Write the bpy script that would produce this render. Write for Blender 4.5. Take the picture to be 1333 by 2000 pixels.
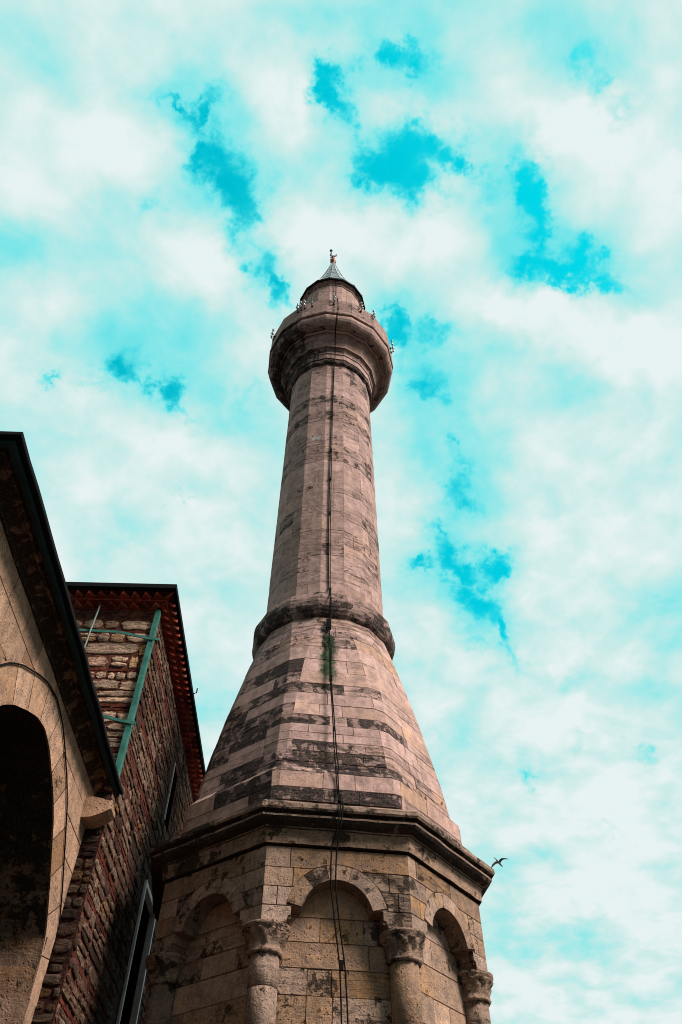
import bpy, bmesh, math, random
from mathutils import Vector, Matrix, noise as mnoise

for o in list(bpy.data.objects):
    bpy.data.objects.remove(o)
SC = bpy.context.scene
COL = SC.collection
EYE = 1.6                      # camera height above the ground; the measures below are relative to the eye
R = math.radians

# ------------------------------------------------------------------ camera
cd = bpy.data.cameras.new('camera')
cam = bpy.data.objects.new('camera', cd)
COL.objects.link(cam)
cd.sensor_fit = 'VERTICAL'
cd.sensor_height = 36.0
cd.lens = 36.0 * 1450.24 / 2000.0
cd.clip_start = 0.05
cd.clip_end = 5000
rt = Vector((0.999515, -0.031134, 0.001128))
up = Vector((-0.024742, -0.771252, 0.636048))
fw = Vector((0.018933, 0.635768, 0.771648))
m = Matrix((rt, up, -fw)).transposed().to_4x4()
m.translation = Vector((0, 0, EYE))
cam.matrix_world = m
SC.camera = cam
SC.cycles.filter_width = 1.0

# ------------------------------------------------------------------ light
SUN_EL, SUN_AZ = R(45), R(120)          # azimuth measured clockwise from +Y
sd = bpy.data.lights.new('sun', 'SUN')
sd.energy = 5.0
sd.angle = R(20)
sd.color = (1.0, 0.935, 0.87)
sun = bpy.data.objects.new('sun', sd)
COL.objects.link(sun)
sdir = Vector((math.sin(SUN_AZ) * math.cos(SUN_EL), math.cos(SUN_AZ) * math.cos(SUN_EL), math.sin(SUN_EL)))
sun.rotation_euler = sdir.to_track_quat('Z', 'Y').to_euler()
sun.location = (20, -20, 40)

SC.view_settings.view_transform = 'Standard'
SC.view_settings.look = 'None'
SC.view_settings.gamma = 1
SC.view_settings.use_curve_mapping = False
SC.view_settings.exposure = 0.5

# ------------------------------------------------------------------ sky: Nishita seen through broken cloud
# gaps, thin patches and bright banks: x, y (d.xy/(1+d.z)), semi axes, angle, strength
HOLES = [ (-0.0709,0.1114,0.0109,0.0049,1.1299,0.6),(-0.0489,0.1723,0.0125,0.004,1.0333,0.55),(0.0101,0.1089,0.0084,0.0037,1.2237,0.5),(0.0344,0.147,0.0193,0.0036,2.8594,0.55),(0.0656,0.1352,0.0114,0.0029,-2.6359,0.5),(0.0913,0.1252,0.009,0.0027,2.7668,0.45),(0.1348,0.1673,0.0125,0.0044,1.3052,0.7),(0.0513,0.2456,0.0105,0.0071,1.4869,0.5),(0.0993,0.3172,0.0151,0.0045,1.0461,0.5),(0.087,0.3741,0.0132,0.0035,-2.5188,0.55),(0.1078,0.4119,0.0071,0.0048,3.0283,0.5),(0.1414,0.4555,0.0102,0.0041,-2.4622,0.55),(0.1907,0.473,0.01,0.0032,-2.9558,0.35),(0.1021,0.5299,0.0092,0.0032,3.0326,0.3),(0.241,0.5788,0.0119,0.0031,2.9004,0.3),(0.2069,0.5143,0.0093,0.0036,-3.0787,0.35),(-0.1581,0.2671,0.0101,0.0028,-2.9106,0.45),(-0.1303,0.263,0.0102,0.0032,-2.747,0.5),(-0.0309,0.2276,0.0069,0.0041,-2.659,0.45),(0.0117,0.0743,0.0053,0.0031,-2.9195,0.45),(0.147,0.0761,0.0074,0.0041,1.7218,0.55),(0.1612,0.0882,0.0089,0.0035,-2.6088,0.45),(-0.0765,0.1221,0.0106,0.0095,2.8164,1),(-0.0668,0.1328,0.0185,0.0097,-2.6029,1),(-0.0589,0.1486,0.0196,0.0109,1.5322,1.1),(-0.0849,0.1188,0.0068,0.006,1.9718,0.8),(-0.0967,0.1017,0.0103,0.0026,-2.4754,0.7),(-0.08,0.0983,0.0137,0.0032,2.4892,0.8),(-0.0035,0.0838,0.0078,0.0078,2.327,1),(0.0016,0.0924,0.0102,0.0055,1.3235,1),(0.0073,0.1003,0.0065,0.0049,1.5269,0.8),(0.0263,0.1296,0.0133,0.0114,1.4553,1.1),(0.0414,0.1319,0.0149,0.0144,-2.5043,1.15),(0.0487,0.1159,0.0133,0.0127,-2.5474,1),(0.0663,0.1174,0.0125,0.0062,-2.9944,0.9),(0.0769,0.1169,0.0079,0.0055,1.3844,0.9),(0.0351,0.0684,0.0123,0.0056,-2.8975,0.9),(0.0555,0.0664,0.0047,0.003,-3.1341,0.5),(-0.0459,0.1897,0.0103,0.0087,1.6736,0.9),(-0.0407,0.2016,0.0111,0.0055,1.3118,0.9),(0.1233,0.1364,0.0209,0.0073,1.2472,0.9),(0.1301,0.1523,0.0109,0.0069,1.3434,0.8),(0.1324,0.1806,0.0097,0.0063,3.1228,0.9),(0.1495,0.1818,0.0165,0.007,2.937,1),(0.1601,0.173,0.0088,0.0062,1.2827,0.8),(0.1779,0.1872,0.0152,0.0043,-2.7296,0.7),(-0.1416,0.2556,0.0102,0.0083,3.0791,0.75),(-0.1153,0.2731,0.0113,0.0085,1.3389,0.95),(-0.1071,0.2834,0.0106,0.004,-2.8483,0.7),(-0.1855,0.2554,0.0055,0.0029,2.4075,0.7),(0.0657,0.2261,0.0091,0.0082,-3.0812,0.7),(0.0662,0.2618,0.0094,0.0071,3.1075,0.7),(0.079,0.2681,0.0051,0.005,-2.5194,0.55),(0.042,0.2233,0.0119,0.0061,-2.852,0.9),(0.0993,0.3373,0.0122,0.0106,1.4663,0.7),(0.1086,0.3469,0.0098,0.0069,3.0501,0.7),(0.0995,0.3928,0.0164,0.0103,-2.7375,1),(0.1311,0.3887,0.0116,0.0078,2.8342,1),(0.0729,0.3958,0.0087,0.0036,3.0665,0.8),(0.122,0.4256,0.0142,0.0136,-3.0619,1),(0.133,0.442,0.0135,0.0048,1.3464,1),(0.1502,0.464,0.0109,0.0049,-2.5602,0.6),(0.1791,0.5476,0.0059,0.0054,2.3641,0.7),(0.2558,0.5177,0.0054,0.0038,2.7781,0.6),(0.1425,0.0688,0.009,0.0074,0.908,0.6),(-0.1134,0.1489,0.007,0.0046,2.5974,0.55),(0.0901,0.2981,0.0052,0.0051,0.8913,0.6),(-0.0607,0.2751,0.0094,0.0036,-3.1414,0.35),(-0.1097,0.3473,0.0037,0.0031,-3.1068,0.5),(0.1872,0.1936,0.0057,0.0029,3.0729,0.5),(0.1207,0.4568,0.0145,0.004,3.0255,0.4),(0.0927,0.1353,0.0128,0.0046,-2.7242,0.4) ]
TINTS = [ (-0.0685,0.1349,0.0437,0.038,3.1013,0.55),(0.0426,0.1261,0.0601,0.0359,3.1204,0.5),(0.1239,0.1437,0.0602,0.0231,1.3009,0.45),(0.1316,0.057,0.0316,0.0258,-2.8063,0.45),(0.1572,0.0832,0.0258,0.0178,-3.0388,0.4),(0.0077,0.0497,0.0488,0.0119,3.1103,0.35),(0.0414,0.0733,0.0503,0.0178,3.1113,0.4),(-0.1253,0.2441,0.0541,0.0381,-2.9797,0.45),(-0.2035,0.1795,0.033,0.0241,3.0244,0.45),(0.0699,0.2551,0.0531,0.0322,1.4748,0.45),(0.0987,0.3305,0.0456,0.0376,1.4652,0.4),(0.148,0.2559,0.0414,0.0246,3.0648,0.35),(0.1176,0.4109,0.0519,0.0508,1.991,0.4),(0.1458,0.1789,0.052,0.0217,-3.0375,0.45),(-0.0427,0.201,0.0359,0.024,1.3164,0.4),(0.24,0.4674,0.0403,0.02,-2.9925,0.25),(0.2124,0.6785,0.0489,0.0152,3.0685,0.25),(-0.1617,0.0608,0.0462,0.0281,3.004,0.25),(-0.0975,0.0795,0.0325,0.0274,2.8068,0.25),(-0.0675,0.2842,0.0654,0.0218,-3.1357,0.25),(0.1523,0.5357,0.0411,0.012,2.9887,0.15),(0.0389,0.2187,0.0209,0.0169,3.1271,0.4),(-0.0965,0.099,0.0357,0.016,3.103,0.35),(0.0003,0.0903,0.0238,0.0182,1.5452,0.35) ]
WHITES = [ (0.141,0.2102,0.0636,0.0164,-3.0864,0.45),(0.2135,0.2276,0.0477,0.0234,3.0405,0.35),(-0.0713,0.1947,0.0461,0.0296,-2.8431,0.35),(-0.0301,0.0978,0.0297,0.0273,1.7816,0.4),(0.0651,0.1624,0.0557,0.0278,3.1055,0.35),(0.1399,0.0974,0.0603,0.0208,-2.8838,0.35),(0.1958,0.1238,0.0412,0.033,0.9868,0.3),(-0.1308,0.1141,0.043,0.0226,-2.9497,0.3),(-0.0044,0.1559,0.0361,0.0213,3.1093,0.3),(-0.1045,0.3017,0.0724,0.0257,-3.1134,0.15),(-0.0003,0.0696,0.0177,0.0151,3.1044,0.1),(0.0431,0.0941,0.0365,0.0121,3.108,0.3),(0.1855,0.5904,0.0785,0.0196,2.9537,0.3),(0.2376,0.6306,0.0811,0.0226,2.8947,0.3),(0.2493,0.5451,0.0582,0.0193,2.8914,0.25),(0.1614,0.4979,0.0483,0.024,2.9714,0.25),(0.1676,0.7024,0.0644,0.0186,2.9602,0.2),(0.2705,0.698,0.0487,0.0178,2.8373,0.2),(0.0932,0.4576,0.0366,0.0202,3.0392,0.2),(0.2202,0.4316,0.0411,0.0273,2.9091,0.12),(-0.1683,0.2124,0.0353,0.0259,3.0748,0.15) ]

def sky_world():
    w = bpy.data.worlds.new('World')
    SC.world = w
    w.use_nodes = True
    nt = w.node_tree
    N, L = nt.nodes, nt.links
    N.clear()
    def nd(t, **k):
        n = N.new(t)
        for a, b in k.items():
            setattr(n, a, b)
        return n
    def math_(op, a, b=None, clamp=False):
        n = nd('ShaderNodeMath', operation=op, use_clamp=clamp)
        for i, v in enumerate((a, b)):
            if v is None: continue
            if isinstance(v, (int, float)): n.inputs[i].default_value = v
            else: L.new(v, n.inputs[i])
        return n.outputs[0]
    def vmath(op, a, b=None, scale=None):
        n = nd('ShaderNodeVectorMath', operation=op)
        for i, v in enumerate((a, b)):
            if v is None: continue
            if isinstance(v, tuple): n.inputs[i].default_value = v
            else: L.new(v, n.inputs[i])
        if scale is not None: n.inputs['Scale'].default_value = scale
        return n
    def noise(vec, scale, detail, rough=0.55, dist=0.0):
        n = nd('ShaderNodeTexNoise')
        n.inputs['Scale'].default_value = scale
        n.inputs['Detail'].default_value = detail
        n.inputs['Roughness'].default_value = rough
        n.inputs['Distortion'].default_value = dist
        L.new(vec, n.inputs['Vector'])
        return n
    tc = nd('ShaderNodeTexCoord')
    d0 = vmath('NORMALIZE', tc.outputs['Generated']).outputs[0]
    def stereo(d):
        s = nd('ShaderNodeSeparateXYZ'); L.new(d, s.inputs[0])
        den = math_('MAXIMUM', math_('ADD', s.outputs['Z'], 1.0), 0.3)
        x = math_('DIVIDE', s.outputs['X'], den); y = math_('DIVIDE', s.outputs['Y'], den)
        c = nd('ShaderNodeCombineXYZ'); L.new(x, c.inputs[0]); L.new(y, c.inputs[1])
        return c.outputs[0]
    # wind-torn edges: the direction is shaken by two scales of noise
    def shaken(amp1, sc1, amp2, sc2):
        n1 = noise(d0, sc1, 3, 0.6); n2 = noise(d0, sc2, 4, 0.65)
        a = vmath('SCALE', vmath('SUBTRACT', n1.outputs['Color'], (.5, .5, .5)).outputs[0], scale=amp1).outputs[0]
        b = vmath('SCALE', vmath('SUBTRACT', n2.outputs['Color'], (.5, .5, .5)).outputs[0], scale=amp2).outputs[0]
        return stereo(vmath('ADD', vmath('ADD', d0, a).outputs[0], b).outputs[0])
    sharp = shaken(0.075, 16, 0.045, 60)
    soft = shaken(0.12, 7, 0.03, 30)
    def blobs(vec, table, r0, r1, comb, dep=None):
        # the patches are evaluated one after the other (the running result rides along in z, scaled to nothing)
        acc = None
        sx = nd('ShaderNodeSeparateXYZ'); L.new(vec, sx.inputs[0])
        for (x, y, a, b, ang, k) in table:
            cx = nd('ShaderNodeCombineXYZ')
            L.new(sx.outputs[0], cx.inputs[0]); L.new(sx.outputs[1], cx.inputs[1])
            z = acc if acc is not None else dep
            if z is not None: L.new(z, cx.inputs[2])
            mp = nd('ShaderNodeMapping', vector_type='TEXTURE')
            mp.inputs['Location'].default_value = (x, y, 0)
            mp.inputs['Rotation'].default_value = (0, 0, ang)
            mp.inputs['Scale'].default_value = (a, b, 1e5)
            L.new(cx.outputs[0], mp.inputs['Vector'])
            ln = vmath('LENGTH', mp.outputs[0]).outputs['Value']
            mr = nd('ShaderNodeMapRange', interpolation_type='SMOOTHSTEP')
            mr.inputs['From Min'].default_value = r1
            mr.inputs['From Max'].default_value = r0
            mr.inputs['To Min'].default_value = 0
            mr.inputs['To Max'].default_value = k
            L.new(ln, mr.inputs['Value'])
            o = mr.outputs[0]
            acc = o if acc is None else math_(comb, acc, o)
        return acc
    gaps = blobs(sharp, HOLES, 0.0, 2.5, 'MAXIMUM')
    thin = blobs(soft, TINTS, 0.1, 1.5, 'ADD', gaps)
    bank = blobs(soft, WHITES, 0.1, 1.5, 'ADD', thin)
    # cloud body: planar coordinates so that the layers close up towards the horizon
    s = nd('ShaderNodeSeparateXYZ'); L.new(d0, s.inputs[0])
    den = math_('MAXIMUM', math_('ADD', s.outputs['Z'], 0.16), 0.1)
    c = nd('ShaderNodeCombineXYZ')
    L.new(math_('DIVIDE', s.outputs['X'], den), c.inputs[0])
    L.new(math_('DIVIDE', s.outputs['Y'], den), c.inputs[1])
    P = c.outputs[0]
    n1 = noise(P, 4.2, 6, 0.52, 0.5).outputs['Fac']
    n2 = noise(P, 13, 5, 0.55, 0.3).outputs['Fac']
    body = math_('ADD', math_('MULTIPLY', math_('SUBTRACT', n1, 0.5), CLOUD_A), math_('MULTIPLY', math_('SUBTRACT', n2, 0.5), CLOUD_B))
    low = nd('ShaderNodeMapRange'); L.new(s.outputs['Z'], low.inputs['Value'])
    low.inputs['From Min'].default_value = 0.25; low.inputs['From Max'].default_value = 0.7
    low.inputs['To Min'].default_value = CLOUD_LOW; low.inputs['To Max'].default_value = 0.0
    cov = math_('ADD', math_('ADD', body, CLOUD_BASE), math_('SUBTRACT', bank, thin))
    cov = math_('ADD', cov, low.outputs[0])
    sm = nd('ShaderNodeMath', operation='SMOOTH_MAX'); L.new(cov, sm.inputs[0]); sm.inputs[1].default_value = 0.30; sm.inputs[2].default_value = 0.35
    cov = math_('MINIMUM', sm.outputs[0], 1.0)
    cov = math_('MULTIPLY', cov, math_('SUBTRACT', 1.0, math_('MULTIPLY', gaps, 0.62)))
    rag = noise(d0, 26, 5, 0.62).outputs['Fac']
    gp = nd('ShaderNodeMapRange', interpolation_type='SMOOTHSTEP')
    rag2 = noise(d0, 95, 4, 0.6).outputs['Fac']
    ragged = math_('ADD', math_('MULTIPLY', math_('SUBTRACT', rag, 0.5), 1.25), math_('MULTIPLY', math_('SUBTRACT', rag2, 0.5), 0.45))
    L.new(math_('ADD', gaps, ragged), gp.inputs['Value'])
    gp.inputs['From Min'].default_value = 0.22; gp.inputs['From Max'].default_value = 1.28
    gp.inputs['To Min'].default_value = 1.0; gp.inputs['To Max'].default_value = 0.0

    lim = math_('MULTIPLY', gaps, 3.0, clamp=True)            # far from a gap nothing tears
    keep = math_('SUBTRACT', 1.0, math_('MULTIPLY', lim, math_('SUBTRACT', 1.0, gp.outputs[0])))
    cov = math_('MULTIPLY', cov, keep)
    veil = noise(d0, 9, 5, 0.6).outputs['Fac']                 # thin veil drifting across the gaps
    cov = math_('ADD', cov, math_('MULTIPLY', math_('SUBTRACT', veil, 0.42, clamp=True), 0.55), clamp=True)
    ramp = nd('ShaderNodeValToRGB')
    L.new(cov, ramp.inputs[0])
    el = ramp.color_ramp.elements
    stops = CLOUD_RAMP
    el[0].position = stops[0][0]; el[0].color = (*stops[0][1], 1)
    el[1].position = stops[-1][0]; el[1].color = (*stops[-1][1], 1)
    for p_, c_ in stops[1:-1]:
        e = el.new(p_); e.color = (*c_, 1)
    sky = nd('ShaderNodeTexSky', sky_type='NISHITA')
    sky.sun_disc = False
    sky.sun_elevation = SUN_EL
    sky.sun_rotation = SUN_AZ
    tint = nd('ShaderNodeMix', data_type='RGBA', blend_type='MULTIPLY')
    tint.inputs['Factor'].default_value = 1
    L.new(sky.outputs[0], tint.inputs['A'])
    tint.inputs['B'].default_value = SKY_TINT
    b1 = nd('ShaderNodeBackground'); b1.inputs['Strength'].default_value = 0.12
    L.new(tint.outputs['Result'], b1.inputs['Color'])
    # unseen sky behind the view dimmed, added to cut the ambient light
    thick = nd('ShaderNodeMapRange', interpolation_type='SMOOTHSTEP')  # dims the unseen sky behind the view
    L.new(s.outputs['Y'], thick.inputs['Value'])
    thick.inputs['From Min'].default_value = -0.45; thick.inputs['From Max'].default_value = 0.12
    thick.inputs['To Min'].default_value = DIM_BEHIND; thick.inputs['To Max'].default_value = 1.0
    b2 = nd('ShaderNodeBackground'); L.new(thick.outputs[0], b2.inputs['Strength'])
    L.new(ramp.outputs[0], b2.inputs['Color'])
    fac = nd('ShaderNodeMapRange', interpolation_type='SMOOTHSTEP')
    fac.inputs['From Min'].default_value = 0.0; fac.inputs['From Max'].default_value = 0.35
    L.new(cov, fac.inputs['Value'])
    mx = nd('ShaderNodeMixShader')
    L.new(fac.outputs[0], mx.inputs[0]); L.new(b1.outputs[0], mx.inputs[1]); L.new(b2.outputs[0], mx.inputs[2])
    out = nd('ShaderNodeOutputWorld')
    L.new(mx.outputs[0], out.inputs['Surface'])
    w.cycles.sampling_method = 'MANUAL'
    w.cycles.sample_map_resolution = 512

DIM_BEHIND = 0.52
CLOUD_A, CLOUD_B, CLOUD_BASE, CLOUD_LOW = 1.15, 1.0, 0.69, 0.03
CLOUD_RAMP = [(p_, tuple(0.707 * v for v in c_)) for p_, c_ in ((0.0, (0.0, 0.60, 0.74)), (0.12, (0.015, 0.70, 0.78)), (0.26, (0.12, 0.77, 0.81)), (0.46, (0.36, 0.81, 0.81)), (0.72, (0.59, 0.83, 0.81)), (1.0, (0.80, 0.89, 0.89)))]
SKY_TINT = (0.0, 2.3, 1.62, 1)
sky_world()

# ------------------------------------------------------------------ materials
class NB:
    """a small node builder"""
    def __init__(self, name):
        self.m = bpy.data.materials.new(name)
        self.m.use_nodes = True
        self.nt = self.m.node_tree
        self.N, self.L = self.nt.nodes, self.nt.links
        self.bsdf = self.N['Principled BSDF']
    def nd(self, t, **k):
        n = self.N.new(t)
        for a, b in k.items(): setattr(n, a, b)
        return n
    def put(self, sock, v):
        if isinstance(v, (int, float)): sock.default_value = v
        elif isinstance(v, tuple): sock.default_value = (*v, 1) if len(v) == 3 and sock.type == 'RGBA' else v
        else: self.L.new(v, sock)
    def math(self, op, a, b=0.0, clamp=False):
        n = self.nd('ShaderNodeMath', operation=op, use_clamp=clamp)
        self.put(n.inputs[0], a); self.put(n.inputs[1], b)
        return n.outputs[0]
    def ramp(self, v, a, b, lo=0.0, hi=1.0):
        n = self.nd('ShaderNodeMapRange', interpolation_type='SMOOTHSTEP')
        self.put(n.inputs['Value'], v)
        n.inputs['From Min'].default_value = a; n.inputs['From Max'].default_value = b
        n.inputs['To Min'].default_value = lo; n.inputs['To Max'].default_value = hi
        return n.outputs[0]
    def mix(self, f, a, b, mode='MIX'):
        n = self.nd('ShaderNodeMix', data_type='RGBA', blend_type=mode)
        self.put(n.inputs['Factor'], f); self.put(n.inputs['A'], a); self.put(n.inputs['B'], b)
        return n.outputs['Result']
    def pos(self):
        return self.nd('ShaderNodeNewGeometry').outputs['Position']
    def vec(self, v, scale=(1, 1, 1), loc=(0, 0, 0)):
        n = self.nd('ShaderNodeMapping'); self.L.new(v, n.inputs['Vector'])
        n.inputs['Scale'].default_value = scale; n.inputs['Location'].default_value = loc
        return n.outputs[0]
    def noise(self, v, s, d=4, r=0.55, dist=0.0):
        n = self.nd('ShaderNodeTexNoise'); self.L.new(v, n.inputs['Vector'])
        n.inputs['Scale'].default_value = s; n.inputs['Detail'].default_value = d
        n.inputs['Roughness'].default_value = r; n.inputs['Distortion'].default_value = dist
        return n.outputs['Fac']
    def voro(self, v, s, feature='F1', out='Distance'):
        n = self.nd('ShaderNodeTexVoronoi', feature=feature); self.L.new(v, n.inputs['Vector'])
        n.inputs['Scale'].default_value = s
        return n.outputs[out]
    def attr(self, name='blk'):
        n = self.nd('ShaderNodeAttribute', attribute_name=name)
        s = self.nd('ShaderNodeSeparateColor'); self.L.new(n.outputs['Color'], s.inputs[0])
        return s.outputs[0], s.outputs[1], s.outputs[2], n.outputs['Alpha']
    def bump(self, h, strength=1.0, dist=0.01):
        n = self.nd('ShaderNodeBump'); self.put(n.inputs['Height'], h)
        n.inputs['Strength'].default_value = strength; n.inputs['Distance'].default_value = dist
        self.L.new(n.outputs[0], self.bsdf.inputs['Normal'])
    def done(self, col, rough=0.9, metal=0.0, spec=0.2):
        self.put(self.bsdf.inputs['Base Color'], col)
        self.put(self.bsdf.inputs['Roughness'], rough)
        self.bsdf.inputs['Metallic'].default_value = metal
        self.bsdf.inputs['Specular IOR Level'].default_value = spec
        return self.m

LIME = (-0.33, 9.93, 16.4)
def stone_material(name, base, ochre, crust, moss=False, grain=0.75, relief=0.03, cw=(0.75, 1.15, 0.98), seam_col=(0.075, 0.05, 0.04), bands=16.0, seam_k=2.0):
    b = NB(name)
    p = b.pos()
    tone, wea, och, rnd = b.attr()
    big = b.noise(p, 1.3, 4, 0.6)
    mid = b.noise(p, 7.0, 5, 0.65, 0.3)
    fine = b.noise(p, 55.0, 3, 0.7)
    stria = b.noise(b.vec(p, (2.2, 2.2, bands)), 1.0, 6, 0.72, 0.8)
    drip = b.noise(b.vec(p, (9.0, 9.0, 0.7)), 1.0, 4, 0.6)
    patch = b.noise(p, 3.0, 4, 0.6, 0.5)
    col = b.mix(b.math('MULTIPLY', och, b.ramp(mid, 0.2, 0.75), True), base, ochre)
    col = b.mix(b.ramp(big, 0.35, 0.7, 0.0, 0.22), col, tuple(c * f for c, f in zip(base, (0.82, 0.86, 0.95))))
    val = b.math('ADD', b.math('MULTIPLY', tone, 0.75), 0.55)
    val = b.math('MULTIPLY', val, b.ramp(mid, 0.28, 0.70, 0.66, 1.18))
    val = b.math('MULTIPLY', val, b.ramp(fine, 0.28, 0.70, grain, 1.16))
    val = b.math('MULTIPLY', val, b.ramp(drip, 0.35, 0.68, 0.89, 1.04))
    vc = b.nd('ShaderNodeCombineColor')
    for i in range(3): b.L.new(val, vc.inputs[i])
    col = b.mix(1.0, col, vc.outputs[0], 'MULTIPLY')
    # eroded bedding lines: thin dark horizontal seams on the weathered blocks
    seam = b.ramp(stria, 0.50, 0.60)
    w2 = b.math('ADD', b.math('MULTIPLY', wea, seam_k), -0.16 * seam_k, True)
    seamk = b.math('MULTIPLY', b.math('MULTIPLY', seam, w2), b.ramp(patch, 0.30, 0.48, 0.35, 1.0))
    col = b.mix(b.math('MULTIPLY', seamk, 0.80), col, seam_col)
    # black crust and painted shade, ragged where it dies out
    crn = b.math('ADD', b.math('MULTIPLY', mid, 0.6), b.math('MULTIPLY', patch, 0.4))
    crn = b.math('ADD', b.ramp(crn, 0.36, 0.66), b.math('MULTIPLY', b.math('SUBTRACT', fine, 0.5), 0.5))
    lim = b.math('SUBTRACT', b.math('ADD', b.math('MULTIPLY', crn, cw[0]), b.math('MULTIPLY', wea, cw[1])), cw[2])
    ck = b.ramp(lim, 0.0, 0.26)
    ck = b.math('MULTIPLY', ck, b.ramp(fine, 0.25, 0.6, 0.45, 1.0))
    col = b.mix(b.math('MULTIPLY', ck, 0.95), col, crust)
    # pits
    vd = b.voro(p, 24.0)
    pit = b.math('MULTIPLY', b.ramp(vd, 0.30, 0.12), b.math('MULTIPLY', b.ramp(patch, 0.42, 0.6), b.math('ADD', wea, 0.25, True)))
    col = b.mix(b.math('MULTIPLY', pit, 0.85), col, crust)
    if moss:
        s = b.nd('ShaderNodeSeparateXYZ'); b.L.new(p, s.inputs[0])
        wob = b.math('MULTIPLY', b.math('SUBTRACT', b.noise(b.vec(p, (3, 3, 3)), 2.2, 4, 0.7), 0.5), 0.26)
        dx = b.math('ABSOLUTE', b.math('ADD', b.math('SUBTRACT', s.outputs[0], 0.085), wob))
        zin = b.math('MULTIPLY', b.ramp(s.outputs[2], 8.60, 9.15), b.ramp(s.outputs[2], 10.15, 9.95))
        mk = b.math('MULTIPLY', b.ramp(dx, 0.17, 0.05), zin)
        # a thinner green trace further up the shaft, where the cable is clipped
        z3 = b.math('MULTIPLY', b.ramp(s.outputs[2], 13.3, 13.9), b.ramp(s.outputs[2], 15.3, 14.6))
        mk2 = b.math('MULTIPLY', b.math('MULTIPLY', b.ramp(dx, 0.09, 0.02), z3), b.ramp(mid, 0.45, 0.6))
        mk = b.math('MAXIMUM', mk, b.math('MULTIPLY', mk2, 0.8))
        mk = b.math('MULTIPLY', mk, b.ramp(fine, 0.2, 0.5, 0.5, 1.0))
        mk = b.math('MULTIPLY', mk, b.ramp(s.outputs[1], 11.0, 10.9))
        # a pale lime smear on the shaft
        vd_ = b.nd('ShaderNodeVectorMath', operation='DISTANCE'); b.L.new(p, vd_.inputs[0]); vd_.inputs[1].default_value = LIME
        lm = b.math('ADD', vd_.outputs['Value'], b.math('MULTIPLY', b.math('SUBTRACT', mid, 0.5), 0.25))
        col = b.mix(b.ramp(lm, 0.15, 0.07, 0, 0.75), col, (0.50, 0.47, 0.46))
        col = b.mix(mk, col, b.mix(b.ramp(mid, 0.4, 0.62), (0.006, 0.014, 0.008), (0.028, 0.062, 0.018)))
    h = b.math('ADD', b.math('MULTIPLY', mid, 0.55), b.math('MULTIPLY', fine, 0.18))
    h = b.math('ADD', h, b.math('MULTIPLY', b.math('SUBTRACT', 0.0, seamk), 0.9))
    h = b.math('SUBTRACT', h, b.math('MULTIPLY', pit, 0.7))
    h = b.math('ADD', h, b.math('MULTIPLY', b.math('MULTIPLY', ck, fine), 0.7))
    b.bump(h, 0.9, relief)
    return b.done(col, 0.93, 0, 0.15)

def plain(name, col, rough=0.6, metal=0.0, spec=0.3, vary=0.25, scale=8.0, bump=0.2, dist=0.005):
    b = NB(name)
    p = b.pos()
    n = b.noise(p, scale, 5, 0.6)
    c = b.mix(b.ramp(n, 0.25, 0.75), tuple(x * (1 - vary) for x in col), tuple(min(1, x * (1 + vary)) for x in col))
    b.bump(n, bump, dist)
    return b.done(c, rough, metal, spec)

def rubble_material(name):
    b = NB(name)
    p = b.pos()
    tone, kind, och, rnd = b.attr()       # kind: 0 stone, .5 mortar, 1 brick
    mid = b.noise(p, 9.0, 5, 0.65, 0.3)
    fine = b.noise(p, 60.0, 3, 0.7)
    big = b.noise(p, 0.8, 3, 0.6)
    stria = b.noise(b.vec(p, (8, 8, 40)), 1.0, 4, 0.7, 0.5)
    stone = b.mix(och, (0.42, 0.268, 0.188), (0.44, 0.21, 0.05))
    stone = b.mix(b.ramp(rnd, 0.45, 0.62, 0, 0.75), stone, (0.25, 0.13, 0.09))
    stone = b.mix(b.ramp(rnd, 0.78, 0.84, 0, 0.85), stone, (0.10, 0.055, 0.04))
    mortar = b.mix(b.ramp(mid, 0.3, 0.7), (0.11, 0.03, 0.02), (0.18, 0.06, 0.038))
    brick = b.mix(b.ramp(mid, 0.3, 0.7), (0.11, 0.02, 0.013), (0.17, 0.036, 0.022))
    col = b.mix(b.ramp(kind, 0.1, 0.4), stone, mortar)
    col = b.mix(b.ramp(kind, 0.6, 0.9), col, brick)
    val = b.math('MAXIMUM', b.math('ADD', b.math('MULTIPLY', tone, 0.9), 0.45), 0.12)
    val = b.math('MULTIPLY', val, b.ramp(fine, 0.3, 0.7, 0.62, 1.2))
    val = b.math('MULTIPLY', val, b.ramp(mid, 0.3, 0.7, 0.6, 1.2))
    val = b.math('MULTIPLY', val, b.ramp(big, 0.3, 0.7, 0.78, 1.1))
    vc = b.nd('ShaderNodeCombineColor')
    for i in range(3): b.L.new(val, vc.inputs[i])
    col = b.mix(1.0, col, vc.outputs[0], 'MULTIPLY')
    pit = b.math('MULTIPLY', b.ramp(b.voro(p, 30.0), 0.32, 0.12), b.ramp(mid, 0.45, 0.6))
    seam = b.ramp(stria, 0.52, 0.62)
    dk = b.math('MAXIMUM', pit, b.math('MULTIPLY', seam, 0.8))
    col = b.mix(b.math('MULTIPLY', dk, 0.7), col, (0.06, 0.03, 0.022))
    h = b.math('ADD', b.math('MULTIPLY', mid, 0.7), b.math('MULTIPLY', fine, 0.2))
    h = b.math('SUBTRACT', h, b.math('MULTIPLY', dk, 0.6))
    b.bump(h, 0.9, 0.025)
    return b.done(col, 0.95, 0, 0.1)

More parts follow.
